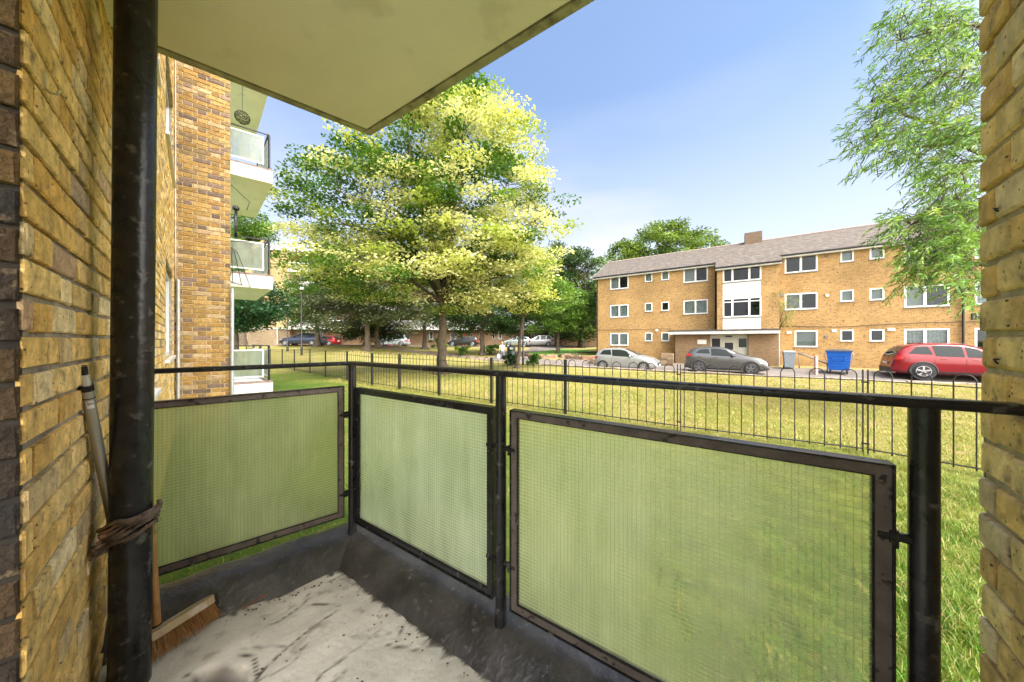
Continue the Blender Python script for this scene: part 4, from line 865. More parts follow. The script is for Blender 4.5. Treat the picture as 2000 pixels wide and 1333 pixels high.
gt.build('gutter',[M_FASC,M_BLACK],blk,smooth=True,auto=40)
for s_,o_,z0_,z1_ in ((sb(1166.5,.09),.09,-2.0,ZT),(sb(1397.5,.09),.09,.85,ZT),(sb(1881.5,.09),.09,-2,ZT)):
    MB().tube([BP(s_,o_,z0_),BP(s_,o_,z1_)],.05,8).build('downpipe',M_BLACK,blk,smooth=True,auto=40)
ch=MB();uvs=[]; c0=BP(11.35,-DEP/2+.45,RZ-.3)
for (o_,u_) in ((c0,BE*1.15),(c0+BE*1.15,-BN*.85),(c0+BE*1.15-BN*.85,-BE*1.15),(c0-BN*.85,BN*.85)): uvquad(ch,uvs,o_,u_,V(0,0,1.08),0,0)
uvquad(ch,uvs,c0+V(0,0,1.08),BE*1.15,-BN*.85,0,0)
chn=uvbuild(ch,uvs,'chimney',M_BTW,blk); 
# cables, vents, sign on the facade
cb=MB(); zz=[(13.3,1.03),(14.6,.98),(16.2,.90),(17.6,.99),(19.5,1.07),(21,1.08),(24,1.06)]; cb.tube([BP(s,.03,z) for s,z in zz],.016,5); cb.tube([BP(.1,.03,1.03),BP(3,.03,1.0),BP(6.4,.03,1.02)],.012,5)
cb.build('cable',M_BLACK,blk,smooth=True)
for px,py,r_ in ((1615,501,.09),(1615.5,578,.09),(1614,658.5,.09)):
    s=sb(px,.02); Yc=BP(s).y; z=-(py-CY)/F*Yc; MB().tube([BP(s,.0,z),BP(s,.06,z)],r_,12).build('vent',M_SILL if py!=578 else M_WHITE,blk,smooth=True,auto=40)
for px,py,w_,h_ in ((1629,647,.22,.17),(1541,650.5,.26,.15),(1740.5,644.5,.32,.15),(1283,646,.2,.16),(1527,577,.22,.24)):
    s=sb(px,.02); Yc=BP(s).y; z=-(py-CY)/F*Yc; MB().cbox(BP(s-w_/2,.0,z-h_/2),BE*w_,V(0,0,h_),BN*.05,.01).build('vent',M_WHITE if px!=1527 else M_SILL,blk)
def text(name,body,size,loc,xdir,ndir,m,parent,align='CENTER',ext=.004,**pr):
    c=bpy.data.curves.new(name,'FONT'); c.body=body; c.size=size; c.align_x=align; c.align_y='CENTER'; c.extrude=ext; c.space_character=1.05
    tmp=bpy.data.objects.new('t',c); COL.objects.link(tmp); bpy.context.view_layer.update()
    me=bpy.data.meshes.new_from_object(tmp.evaluated_get(bpy.context.evaluated_depsgraph_get())); bpy.data.objects.remove(tmp)
    x=Vector(xdir).normalized(); n=Vector(ndir).normalized(); y=n.cross(x); M=Matrix((x,y,n)).transposed().to_4x4(); M.translation=loc; me.transform(M); me.materials.clear(); me.materials.append(m)
    return link(name,me,parent,**pr)
s_=sb(1899,.03); Yc=BP(s_).y; zs_=-(619.5-CY)/F*Yc
sg=MB().cbox(BP(s_-.02,.0,zs_-.17),BE*1.35,V(0,0,.36),BN*.04,.008).build('name_sign',mat('black_sign',(.01,.01,.012),.4,var=0),blk,label='black name sign with white capitals')
text('lettering','SAND',.20,BP(s_+.14,.045,zs_+.09),BE,BN,M_WHITE,sg,'LEFT'); text('lettering','HO',.20,BP(s_+.42,.045,zs_-.09),BE,BN,M_WHITE,sg,'LEFT')
# entrance porch
po=1.7; pL,pR=sb(1319,po),sb(1524.5,po); dL,dR=sb(1387,po),sb(1462,po)
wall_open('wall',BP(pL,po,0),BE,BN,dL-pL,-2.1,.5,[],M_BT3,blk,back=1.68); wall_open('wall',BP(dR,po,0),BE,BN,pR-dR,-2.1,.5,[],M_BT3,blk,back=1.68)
PF=2.45; rl,rr_=sb(1306,PF),sb(1524,PF)
pr=MB(); pr.box(BP(rl,.02,.5),BE*(rr_-rl),V(0,0,.20),BN*(PF-.02),0); pr.box(BP(rl-.02,.02,.70),BE*(rr_-rl+.04),V(0,0,.11),BN*PF,1); pr.box(BP(rr_-.06,PF-.1,-2.0),BE*.05,BN*.05,V(0,0,2.5),0)
pr.build('porch_roof',[M_FASC,mat('roofing_felt',(.07,.06,.055),.9,var=.3)],blk)
dz=MB(); D0=BP(dL,po-.28,0); dw=dR-dL; up=V(0,0,1); M_DOOR=mat('grey_door_paint',(.42,.41,.36),.5,var=.05)
dz.box(D0+up*-2.0,BE*.10,up*2.5,BN*.08); dz.box(D0+BE*(dw-.10)+up*-2.0,BE*.10,up*2.5,BN*.08); dz.box(D0+up*.18+BE*.10,BE*(dw-.20),up*.32,BN*.08); dz.box(D0+BE*dw*.27+up*-2.0,BE*.08,up*2.18,BN*.08); dz.box(D0+BE*dw*.72+up*-2.0,BE*.08,up*2.18,BN*.08)
dz.box(D0+up*-.55+BE*.1,BE*(dw*.27-.1),up*.1,BN*.07); dz.box(D0+up*-.55+BE*(dw*.72+.08),BE*(dw*.28-.18),up*.1,BN*.07); dz.box(D0+up*-2.0+BE*(dw*.72+.08),BE*(dw*.28-.18),up*1.45,BN*.05)
en=dz.build('entrance_frame',M_DOOR,blk)
dd_=MB(); dd_.box(D0+up*-2.0+BE*(dw*.27+.08),BE*(dw*.45-.08),up*2.18,BN*.05); dr=dd_.build('door',M_DOOR,blk)
MB().box(D0+up*-.62+BE*(dw*.27+.28)+BN*.05,BE*(dw*.22),up*.5,BN*.012).build('pane',mat('dark_glass',(.03,.03,.035),.1,var=0),dr)
MB().box(D0+up*-1.35+BE*(dw*.27+.28)+BN*.05,BE*(dw*.22),up*.5,BN*.012).build('pane',MATS['dark_glass'],dr)
MB().box(D0+up*-.45+BE*.1+BN*.02,BE*(dw*.27-.1),up*.63,BN*.012).build('pane',MATS['dark_glass'],en); MB().box(D0+up*-.45+BE*(dw*.72+.08)+BN*.02,BE*(dw*.28-.18),up*.63,BN*.012).build('pane',MATS['dark_glass'],en)
s_=sb(1362,po+.02); Yc=BP(s_,po).y; MB().cbox(BP(s_,po+.001,-(673-CY)/F*Yc),BE*(sb(1380,po+.02)-s_),V(0,0,.33),BN*.03,.005).build('entrance_sign',M_WHITE,blk,label='small white entrance plate')
MB().box(BP(sb(1425,po-.15)-.25,po-.18,.28),BE*.4,up*.1,BN*.03).build('lamp',mat('blue_plate',(.02,.02,.10),.4,var=0),blk)
# ================================================================== trees
def limb_path(a,b,sag,k,rg):
    a,b=Vector(a),Vector(b); L=(b-a).length; pts=[]; o=V(rg.gauss(0,1),rg.gauss(0,1),rg.gauss(0,.5))*L*.05
    for i in range(k+1):
        t=i/k; p=a.lerp(b,t)+V(0,0,sag*L*math.sin(t*math.pi))+o*math.sin(t*math.pi)+V(rg.gauss(0,1),rg.gauss(0,1),rg.gauss(0,1))*L*.012*(0<i<k); pts.append(p)
    return pts
def leaves_mesh(name,parent,centers,sizes,counts,flat,leaf,cols,seed,droop=.0,narrow=.42,mat_=None,up=.6):
    g=np.random.default_rng(seed); C=np.repeat(centers,counts,0); S_=np.repeat(sizes,counts)[:,None]; K=np.repeat(cols,counts,0); n=len(C)
    d=g.normal(0,1,(n,3)); d/=np.linalg.norm(d,axis=1,keepdims=True)+1e-9; r=g.random((n,1))**.45
    off=d*r*S_; off[:,2]*=flat; off[:,2]-=droop*(off[:,0]**2+off[:,1]**2)/(S_[:,0]+1e-6)
    p=C+off
    nrm=g.normal(0,1,(n,3)); nrm[:,2]=np.abs(nrm[:,2])+up; nrm/=np.linalg.norm(nrm,axis=1,keepdims=True)
    a=g.normal(0,1,(n,3)); a[:,2]-=droop; a-=nrm*(a*nrm).sum(1,keepdims=True); a/=np.linalg.norm(a,axis=1,keepdims=True)+1e-9; b=np.cross(nrm,a)
    L=leaf*g.uniform(.6,1.25,(n,1)); W=L*narrow; cup=nrm*L*.12
    co=np.stack([p-a*L*.5, p+b*W-cup*-1+a*L*.02, p+a*L*.55, p-b*W+cup+a*L*.02, p],1).reshape(-1,3)
    i=np.arange(n)*5; f=np.concatenate([np.stack([i,i+1,i+4],1),np.stack([i+1,i+2,i+4],1),np.stack([i+2,i+3,i+4],1),np.stack([i+3,i,i+4],1)]) if narrow>.3 else np.concatenate([np.stack([i,i+1,i+2],1),np.stack([i,i+2,i+3],1)])
    kc=K*g.uniform(.75,1.25,(n,1)); return np_mesh(name,co,f,mat_ or M_LEAF,parent,smooth=False,col=np.repeat(np.clip(kc,0,.9),5,0))
def tree(name,label,base,htr,tr,lobes,ncl,nleaf,leaf,pal,csize=(.5,.9),flat=.5,lean=(0,0),seed=1,group=None,cfun=None,limbs=14,droop=0,narrow=.42,shell=.45,minz=None,up=.6,cat='tree',twig=None,sag=.08):
    rg=random.Random(seed); x,y=base; z0=H(x,y)-.08; t=thing(name,label,cat,(x,y,z0+.08),0,group); t.location=(0,0,0)
    top=V(x+lean[0],y+lean[1],z0+htr); mb=MB(); k=9
    tp=[V(x,y,z0).lerp(top,i/k)+V(rg.gauss(0,1),rg.gauss(0,1),0)*tr*.12*(i>0) for i in range(k+1)]
    mb.tube(tp,[tr*(1.55 if i==0 else 1.12 if i==1 else 1-.38*i/k) for i in range(k+1)],14)
    for q in range(5):                                  # root flare
        an=q*1.26+rg.random(); mb.tube([V(x,y,z0+tr*1.6),V(x+math.cos(an)*tr*1.3,y+math.sin(an)*tr*1.3,z0+.12),V(x+math.cos(an)*tr*2.5,y+math.sin(an)*tr*2.5,z0-.04)],[tr*.55,tr*.45,tr*.15],7)
    cs=[];sz=[];vol=[l[3]*l[4]*l[5] for l in lobes]
    while len(cs)<ncl:
        l=rg.choices(lobes,vol)[0]; d=V(rg.gauss(0,1),rg.gauss(0,1),rg.gauss(0,1)).normalized(); r=(shell+(1-shell)*rg.random())**.6 if rg.random()<.8 else rg.random()**.5
        p=V(l[0]+d.x*l[3]*r,l[1]+d.y*l[4]*r,l[2]+d.z*l[5]*r)
        if minz and p.z<minz: continue
        cs.append(p); sz.append(rg.uniform(*csize))
    cen=V(sum(l[0]*v for l,v in zip(lobes,vol))/sum(vol),sum(l[1]*v for l,v in zip(lobes,vol))/sum(vol),0); hi=max(l[2]+l[5]*.8 for l in lobes)
    lead=limb_path(top,V(cen.x,cen.y,hi),0,8,rg); mb.tube(lead,[tr*.62*(1-i/9)+.02 for i in range(9)],9)
    mains=[]
    for i in range(limbs):
        tgt=rg.choice(cs); q=rg.random()*.7; src=lead[min(8,int(q*8))] if rg.random()<.75 else tp[-1]
        if tgt.z<src.z-.6: src=tp[-1]
        ps=limb_path(src,tgt.lerp(src,.12),sag,6,rg); r0=tr*rg.uniform(.22,.42); mb.tube(ps,[r0*(1-i_/6.6)+.008 for i_ in range(7)],7); mains.append(ps)
    allp=[p for ps in mains for p in ps[2:]]+lead[2:]; tw=MB()
    for c in cs[:(twig or min(ncl,260))]:
        s=min(allp,key=lambda p:(p-c).length_squared+(1.0 if p.z>c.z+.3 else 0)); r0=max(.010,tr*.06); mb.tube(limb_path(s,c,.04,3,rg),[r0,r0*.8,r0*.55,r0*.25],4,caps=False)
    mb.build('trunk',M_BARK,t,smooth=True,auto=60)
    C=np.array([tuple(c) for c in cs]); sz=np.array(sz); w_=sz**2; cnt=np.maximum(3,(nleaf*w_/w_.sum()).astype(int))
    cols=np.array([cfun(c,rg) if cfun else pick(pal) for c in cs])
    leaves_mesh('crown',t,C,sz,cnt,flat,leaf,cols,seed+50,droop,narrow,up=up); return t
CREAM=[((.50,.51,.23),5),((.42,.45,.13),4),((.60,.60,.33),4),((.27,.34,.06),2.5),((.14,.23,.03),1.2)]; GRN=[((.06,.14,.018),5),((.04,.10,.012),4),((.09,.19,.025),3)]
mx0,my0=-3.2,14.3
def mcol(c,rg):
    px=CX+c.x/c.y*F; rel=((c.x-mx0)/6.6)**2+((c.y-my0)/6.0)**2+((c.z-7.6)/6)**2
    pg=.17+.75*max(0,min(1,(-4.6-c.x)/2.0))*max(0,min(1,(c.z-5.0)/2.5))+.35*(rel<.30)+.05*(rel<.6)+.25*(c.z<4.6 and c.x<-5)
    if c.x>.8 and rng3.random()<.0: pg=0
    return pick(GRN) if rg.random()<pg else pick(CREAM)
rng3=random.Random(1)
lob=[(mx0,my0,8.6,5.0,4.6,4.4),(mx0+2.0,my0-.3,6.4,3.9,3.8,3.2),(mx0-3.0,my0,7.0,4.0,3.8,3.2),(mx0+.5,my0,11.0,2.7,2.7,2.4),(mx0-.5,my0-.4,4.6,5.8,4.6,1.8),(mx0+3.0,my0,4.4,2.6,3.2,1.9)]
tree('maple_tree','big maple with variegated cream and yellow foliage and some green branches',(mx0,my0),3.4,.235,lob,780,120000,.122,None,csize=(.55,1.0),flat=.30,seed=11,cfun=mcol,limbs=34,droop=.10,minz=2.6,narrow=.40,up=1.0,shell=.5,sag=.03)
DG=[((.03,.068,.016),5),((.045,.09,.022),4),((.02,.045,.012),3)]; GY=[((.062,.082,.036),4),((.09,.11,.05),4),((.045,.062,.03),3),((.11,.10,.055),1)]
MG=[((.065,.14,.02),5),((.09,.18,.03),4),((.045,.10,.016),3)]; LG=[((.10,.19,.026),5),((.15,.25,.04),4),((.065,.13,.018),3)]; TL=[((.035,.10,.038),4),((.05,.135,.052),3),((.02,.06,.022),3)]
g0='park trees beyond the fence'
tree('park_tree','grey-green tree with a thick trunk left of the big maple',(-14.8,32),3.2,.32,[(-14.6,32,7.2,5.6,4.5,4.4),(-17.5,31.5,4.6,3.4,3,2.8),(-11.5,32,4.6,3.6,3,2.6)],340,30000,.20,GY,csize=(.8,1.3),seed=21,group=g0,limbs=16,minz=1.9)
tree('park_tree','slim tree with a pinkish trunk just behind the grey-green tree',(-14.9,34.5),5.0,.26,[(-14.6,34.5,8.2,3.8,3,3.4)],110,8000,.20,GY,csize=(.8,1.2),seed=22,group=g0,limbs=8)
tree('park_tree','small grey-green tree right behind the maple trunk, in front of the blue-white car',(-10.6,38),3.2,.30,[(-11,38,5.3,3.4,3,2.2),(-9.6,38,7,3,3,2.4)],130,10000,.19,GY,csize=(.7,1.1),seed=23,group=g0,limbs=9,minz=2.2)
tree('park_tree','dark green tree with a black trunk right of the maple trunk',(-3.2,33.5),2.8,.30,[(-2.8,33.5,5.2,4.8,3.6,3.2),(-5.8,33.5,4.4,2.8,2.4,2.2),(.4,33.5,4.2,2.8,2.4,2.4)],300,28000,.20,DG,csize=(.7,1.2),seed=24,group=g0,limbs=12,minz=1.7)
tree('park_tree','thin leaning tree beside the litter bin',(.28,18.6),3.1,.125,[(.9,18.6,4.6,2.2,2.0,1.3),(2.2,18.6,4.1,1.6,1.6,1.0)],110,9000,.13,LG,csize=(.45,.8),seed=25,group=g0,limbs=8,lean=(.35,0),minz=2.6)
tree('park_tree','light green bushy tree left of the flats across the road',(4.9,33.5),3.0,.22,[(5.1,32.5,4.9,3.4,3,2.4),(3.2,32.5,4.0,2.4,2.4,1.7),(6.6,32.5,3.6,1.9,2,1.5)],220,18000,.19,LG,csize=(.6,1.0),seed=26,group=g0,limbs=10,minz=1.7)
g1='tall trees in the background'
tree('background_tree','tall dark tree between the maple and the flats across the road',(9.6,43),6,.4,[(9.4,43,9.2,4.0,4,5.4),(8.6,43,4.4,3.6,3,3.2),(12.2,44,6.0,3.2,3,4.4)],300,26000,.27,[*DG,((.13,.21,.05),3)],csize=(.9,1.4),seed=31,group=g1,limbs=10)
tree('background_tree','tall tree with olive crown behind the right edge of the maple',(7.0,47),7,.4,[(6.8,47,10.6,4.2,4,5.6),(4,47,6.5,4,3.5,4.2)],220,20000,.28,[((.10,.14,.032),4),((.135,.17,.045),3),((.06,.09,.02),3)],csize=(.9,1.4),seed=32,group=g1,limbs=8)
tree('background_tree','tall bright green tree rising behind the roof across the road',(23.2,49),9,.5,[(23.2,49,15.2,6.6,6,4.6),(17.8,49,13.4,3.8,4,3.6),(28.4,49,15.4,4.2,4,3.6),(21,49,10.2,7,5,4)],420,42000,.30,[((.11,.18,.026),5),((.15,.22,.04),4),((.06,.115,.016),3)],csize=(1.0,1.6),seed=33,group=g1,limbs=16)
tree('background_tree','teal green tree low behind the ground floor balcony next door',(-15.0,17.0),2.6,.16,[(-14.6,16.8,3.6,1.9,2.2,1.5),(-13.5,16.6,3.4,1.3,1.6,.9),(-16.0,17,3.8,2,2,1.8)],150,14000,.14,TL,csize=(.5,.9),seed=34,group=g1,limbs=9,droop=.2,flat=.5)
tree('background_tree','pale green tree seen above the middle balcony next door',(-31,36),9,.35,[(-30.5,36,14.0,3.4,3,3.2),(-33,36,12,3.6,3,4)],170,14000,.24,LG,csize=(.8,1.3),seed=35,group=g1,limbs=8)
tree('background_tree','mid green tree in front of the pale brick end wall',(-21.8,35),3.2,.28,[(-21.8,35,7.0,3.6,3.2,3.5),(-23.6,34.5,5.0,2.0,2,2.4),(-18.8,35,8.6,3.8,3,4.2)],260,22000,.21,[*MG,((.14,.17,.07),2)],csize=(.7,1.2),seed=36,group=g1,limbs=12,minz=2.4)
tree('holly_bush','dark holly-like bush under the trees beside the blue estate car',(-17.5,37.5),1.0,.28,[(-17.5,37.5,2.9,3.2,2.2,1.7),(-14.9,37.5,2.6,2.0,2,1.4)],130,11000,.17,DG,csize=(.6,1.0),seed=37,limbs=7,cat='bush',minz=.9)
for (x,y,s_,c_,lab,sd) in ((-.1,21.4,.55,DG,'small dark shrub round the foot of the litter bin',41),(1.5,22.0,.55,MG,'small green shrub at the foot of the lamp post by the road',42),(-1.9,33.2,.75,MG,'leafy shrub right of the dark trunk',43),(-9.6,41.5,.8,LG,'pale shrub beside the blue-white car',44),(-5.4,33.2,.7,LG,'pale shrub left of the dark trunk',45)):
    b=thing('shrub',lab,'shrub',(x,y,0),0,'shrubs in the park'); b.location=(0,0,0); z=H(x,y); rg=random.Random(sd); m=MB(); cs=[]
    for k in range(14):
        e_=V(x+rg.gauss(0,.5)*s_,y+rg.gauss(0,.4)*s_,z+rg.uniform(.3,1.4)*s_); m.tube([V(x,y,z-.05),V(x,y,z).lerp(e_,.5)+V(0,0,.1),e_],[.02,.014,.006],5); cs.append(tuple(e_))
    m.build('stem',M_BARK,b,smooth=True); leaves_mesh('crown',b,np.array(cs),np.full(14,.38*s_),np.full(14,90),.8,.11*(.6+s_),np.array([pick(c_) for _ in cs]),sd)
# bamboo-like foliage in front on the right: the outer boughs of a tree standing beyond the pier
wt=thing('willow_tree','feathery light green willow-leaved tree hanging in from the right','tree',(8.6,5.4,0)); wt.location=(0,0,0)
rg=random.Random(77); m=MB(); bx,by=11.2,6.4; m.tube([V(bx,by,-.1),V(bx-.05,by,1.6),V(bx-.05,by-.1,3.4),V(bx-.1,by,5.2),V(bx-.1,by,7.2)],[.24,.19,.16,.11,.05],12)
WSP=[(1880,60,46,.9),(1800,40,60,.8),(1750,70,45,.3),(1850,130,70,1),(1770,150,62,.8),(1715,170,36,.28),(1880,210,60,1),(1810,220,60,.9),(1745,230,50,.55),(1690,262,36,.4),(1870,290,60,1),(1800,290,55,.9),(1740,275,40,.5),(1700,300,30,.25),(1890,360,50,1.1),(1840,370,45,.9),(1890,430,50,1.3),(1835,440,45,1.1),(1790,455,40,.8),(1735,432,26,.5),(1880,500,48,1.3),(1825,500,42,1.1),(1795,535,28,.8),(1895,545,32,.9),(1770,555,14,.4),(1900,585,14,.6),(1860,468,50,1.2),(1980,100,90,.8),(1990,260,90,.8),(1985,420,80,.8),(1850,30,60,.6),(2100,180,110,.7),(2120,380,110,.7)]
sprays=[]
for (px,py,r_,dn) in WSP:
    for k in range(int(60*dn*(r_/50)**1.2)+1):
        a=rg.random()*6.28; q=math.sqrt(rg.random())*r_; Yd=rg.uniform(4.9,6.6); sprays.append((P(px+math.cos(a)*q,py+math.sin(a)*q,Yd),r_))
LV_=[];LC_=[];gw=np.random.default_rng(5)
boughs=[]
for (ex,ey,ed) in ((1700,200,5.6),(1690,270,6.0),(1760,80,5.5),(1780,440,5.4),(1800,530,5.8),(1850,330,6.2),(1840,150,5.2),(1890,500,6.0),(1870,40,6.2),(1730,300,5.9)):
    e_=P(ex,ey,ed); s_=V(bx-.3,by,min(7,max(2.5,e_.z*.9+.4))); ps=limb_path(s_,e_,.07,8,rg); m.tube(ps,[.05*(1-i/8.6)+.004 for i in range(9)],6); boughs+=ps[2:]
for c,r_ in sprays:
    s_=min(boughs,key=lambda p:(p-c).length_squared); d0=(c-s_); 
    if d0.length>.4: s_=c-(d0.normalized()+V(rg.gauss(0,.5),rg.gauss(0,.5),rg.gauss(0,.5))).normalized()*rg.uniform(.25,.4)
    tipd=V(rg.uniform(-1,-.1),rg.gauss(0,.5),rg.gauss(-.25,.35)).normalized(); L=rg.uniform(.28,.5); a_=c; b_=c+tipd*L+V(0,0,-.08)
    m.tube([s_,s_.lerp(a_,.6)+V(0,0,.04),a_,a_.lerp(b_,.5)+V(0,0,.02),b_],[.006,.004,.003,.002,.001],4,caps=False)
    nl_=rg.randint(14,22); base=pick([((.13,.25,.04),5),((.19,.31,.06),5),((.07,.16,.025),3),((.27,.35,.09),1.2)])
    for k in range(nl_):
        t=k/nl_; p=a_.lerp(b_,t)+V(0,0,.02*math.sin(t*3)); sd_=1 if k%2 else -1; ld=(tipd*.7+V(rg.gauss(0,.35),rg.gauss(0,.35),rg.gauss(-.25,.35))+tipd.cross(V(0,0,1))*sd_*.65).normalized(); l_=rg.uniform(.07,.13)
        wv=ld.cross(V(rg.gauss(0,1),rg.gauss(0,1),rg.gauss(0,1))).normalized()*l_*.10
        LV_+= [tuple(p),tuple(p+ld*l_*.35+wv),tuple(p+ld*l_*.38-wv),tuple(p+ld*l_+V(0,0,-.012))]; kk=rg.uniform(.8,1.25); LC_+=[[q*kk for q in base]]*4
m.build('trunk',M_BARK,wt,smooth=True)
n_=len(LV_)//4; i_=np.arange(n_)*4
np_mesh('crown',np.array(LV_),np.concatenate([np.stack([i_,i_+1,i_+2],1),np.stack([i_+1,i_+3,i_+2],1)]),M_LEAF,wt,smooth=False,col=np.array(LC_))
# self-sown shrub on the porch roof
sh=thing('porch_shrub','spindly self-sown shrub growing on the porch roof beside a window','shrub',(0,0,0)); rg=random.Random(12); m=MB(); q0=BP(sb(1524,1.2)-.1,.75,.78); cs=[]
for k in range(26):
    e_=q0+BE*rg.gauss(0.2,.55)+BN*rg.gauss(0.1,.2)+V(0,0,rg.uniform(.8,3.0)*(1-.25*abs(rg.gauss(0,1)))); m.tube([q0+BE*rg.gauss(0,.05),q0.lerp(e_,.55)+V(0,0,.25),e_],[.02,.012,.004],4); cs.append(tuple(e_)); cs.append(tuple(q0.lerp(e_,.7)+V(0,0,.15)))
m.build('stem',mat('green_stem',(.20,.17,.07),.8),sh,smooth=True); leaves_mesh('crown',sh,np.array(cs),np.full(len(cs),.26),np.full(len(cs),22),1.0,.10,np.array([pick([((.24,.30,.09),3),((.33,.34,.14),2),((.15,.22,.06),2)]) for _ in cs]),7,narrow=.25)
# ================================================================== long block at the far side of the park
far=thing('apartment_building','long brick block behind the park trees with white balcony bands and red doors','building',(-10,47,H(-10,47))); far.location=(0,0,0)
FL=V(-32.4,45.1,0); FE=V(46.5,4,0).normalized(); FNn=V(FE.y,-FE.x,0); GZ=.66
def sf(px):
    r=(px-CX)/F; return (FL.y*r-FL.x)/(FE.x-FE.y*r)
def FPt(s,off,z): return FL+FE*s+FNn*off+V(0,0,GZ+z)
SE=sf(1172); ST2=sf(965)
gw=[(598,605,1.35,.95,1),(614,621.5,1.35,.95,2),(733,741,1.3,.95,3),(838,846,1.25,.95,3),(962,966,1.2,.9,0),(973,980,1.2,.9,2),(1038,1050,1.35,1.0,3),(1063,1071.5,1.35,1.0,0),(1072.5,1082,1.35,1.0,0)]
ops=[(sf(a),sf(b),2.30-h_,2.30) for a,b,h_,_,_ in gw]; drs=[(626,631.5,1),(755.5,766,1),(880,889,0),(905,911,1)]
ops+= [(sf(a),sf(b),.02,2.15) for a,b,_ in drs]
wall_open('wall',FPt(0,0,-GZ*0),FE,FNn,SE,-.8,2.62,ops,M_BT3,far,back=.2)
for a,b,h_,_,c in gw: window(FPt(sf(a),0,2.30-h_),FE,FNn,sf(b)-sf(a),h_,far,() if sf(b)-sf(a)<.8 else (.5,),c)
M_RED=mat('red_door_paint',(.42,.012,.018),.4,var=.08)
for a,b,red in drs:
    w_=sf(b)-sf(a); f=MB(); o=FPt(sf(a),-.06,.02)
    for (x0,x1,z0_,z1_) in ((0,.07,0,2.13),(w_-.07,w_,0,2.13),(.07,w_-.07,2.05,2.13)): f.box(o+FE*x0+V(0,0,z0_),FE*(x1-x0),V(0,0,z1_-z0_),FNn*.07)
    fr=f.build('door_frame',M_PVC,far); MB().box(o+FE*.07,FE*(w_-.14),V(0,0,2.05),FNn*.04).build('door',M_RED if red else mat('dark_green_glass',(.02,.035,.03),.1,var=0),fr)
NST=5
for k in range(1,NST):
    zb_=2.75+2.72*(k-1); L_=(SE if k==1 else ST2); op2=[]
    s=1.2
    while s<ST2-3:
        op2.append((s,s+1.0,zb_+.9,zb_+2.1)); op2.append((s+1.9,s+2.7,zb_+.02,zb_+2.05)); s+=4.1
    wall_open('wall',FPt(0,-1.1,0),FE,FNn,ST2,zb_-.13,zb_+2.59,op2,M_BT3,far,back=.2)
    for i,(a,b,c,d) in enumerate(op2): window(FPt(a,-1.1,c),FE,FNn,b-a,d-c,far,() ,(i+k)%4)
    sb_=MB(); sb_.box(FPt(-.02,-1.1,zb_-.10),FE*(L_+.04),V(0,0,.10),FNn*2.05); sb_.box(FPt(-.02,.95,zb_-.28),FE*(L_+.04),V(0,0,.34),FNn*.10)
    sb_.build('balcony_slab',M_FASC,far)
    rl=MB(); s=.1
    while s<(ST2 if k>1 else ST2):
        e_=min(s+2.05,L_); o=FPt(s,.93,zb_+.1)
        for (x0,x1,z0_,z1_) in ((0,e_-s-.08,.0,.05),(0,e_-s-.08,.85,.92),(0,.05,.05,.85),(e_-s-.13,e_-s-.08,.05,.85)): rl.box(o+FE*x0+V(0,0,z0_),FE*(x1-x0),V(0,0,z1_-z0_),FNn*.04)
        rl.box(o+FE*.05+V(0,0,.05),FE*(e_-s-.18),V(0,0,.80),FNn*.015,1); s+=2.05
    rl.build('balcony_railing',[M_WHITE,mat('grey_infill',(.20,.19,.18),.6,var=.1)],far)
zt_=2.75+2.72*(NST-1)
rfm=MB(); rfm.box(FPt(-.2,-9,zt_-.14),FE*(ST2+.4),V(0,0,.32),FNn*10.1); rfm.box(FPt(ST2,-7,2.75),FE*(SE-ST2+.2),V(0,0,.22),FNn*7.9); rfm.build('roof',M_FASC,far)
mb=MB();uvs=[]; uvquad(mb,uvs,FPt(ST2,-1.1,-.8),-FNn*8,V(0,0,zt_+.7),0,0); uvquad(mb,uvs,FPt(SE,0,-.8),-FNn*7,V(0,0,3.5),0,0); uvquad(mb,uvs,FPt(ST2,-9,-.8),-FE*ST2,V(0,0,zt_+.7),0,0); uvbuild(mb,uvs,'wall',M_BT3,far)
# pale end block
eb=thing('stair_tower','tall pale brick end wall beside the long block, seen left of the trees','building',(-36,43,0)); eb.location=(0,0,0)
E0=V(-41.5,42.9,0); EU=V(1,.06,0).normalized(); EN=V(EU.y,-EU.x,0); EL=9.9; EH=14.1
mb=MB();uvs=[]; uvquad(mb,uvs,E0,EU*EL,V(0,0,EH),0,1); uvquad(mb,uvs,E0+EU*EL,-EN*9,V(0,0,EH),0,1); uvquad(mb,uvs,E0-EN*9,EN*9,V(0,0,EH),0,1); uvquad(mb,uvs,E0+EU*EL-EN*9,-EU*EL,V(0,0,EH),0,1); uvbuild(mb,uvs,'wall',M_BT2,eb)
MB().box(E0-EN*9.1-EU*.1+V(0,0,EH),EU*(EL+.2),EN*9.25,V(0,0,.28)).build('roof',M_FASC,eb)
rl=MB()
for i in range(24):
    o=E0+EU*(2.2+i*.36)-EN*2; rl.box(o+V(0,0,EH+.28),EU*.05,EN*.05,V(0,0,1.05))
for z in (.45,.75,1.1,1.3): rl.box(E0+EU*2.2-EN*1.97+V(0,0,EH+z),EU*8.4,EN*.04,V(0,0,.05))
for i in range(40): rl.box(E0+EU*(4.4+i*.155)-EN*1.99+V(0,0,EH+.3),EU*.02+V(0,0,.9),EN*.02,EU*.03)
rl.build('roof_railing',M_WHITE,eb)
lw=thing('bin_store','low stained brick store with white coping against the pale tower','outbuilding',(-33,41,0)); lw.location=(0,0,0)
mb=MB();uvs=[]; o=V(-35.6,40.6,-.1); uvquad(mb,uvs,o,V(4.9,.3,0),V(0,0,3.15),0,0); uvquad(mb,uvs,o+V(4.9,.3,0),V(-.1,2.4,0),V(0,0,3.15),0,0); uvquad(mb,uvs,o+V(0,2.4,0),V(0,-2.4,0),V(0,0,3.15),0,0)
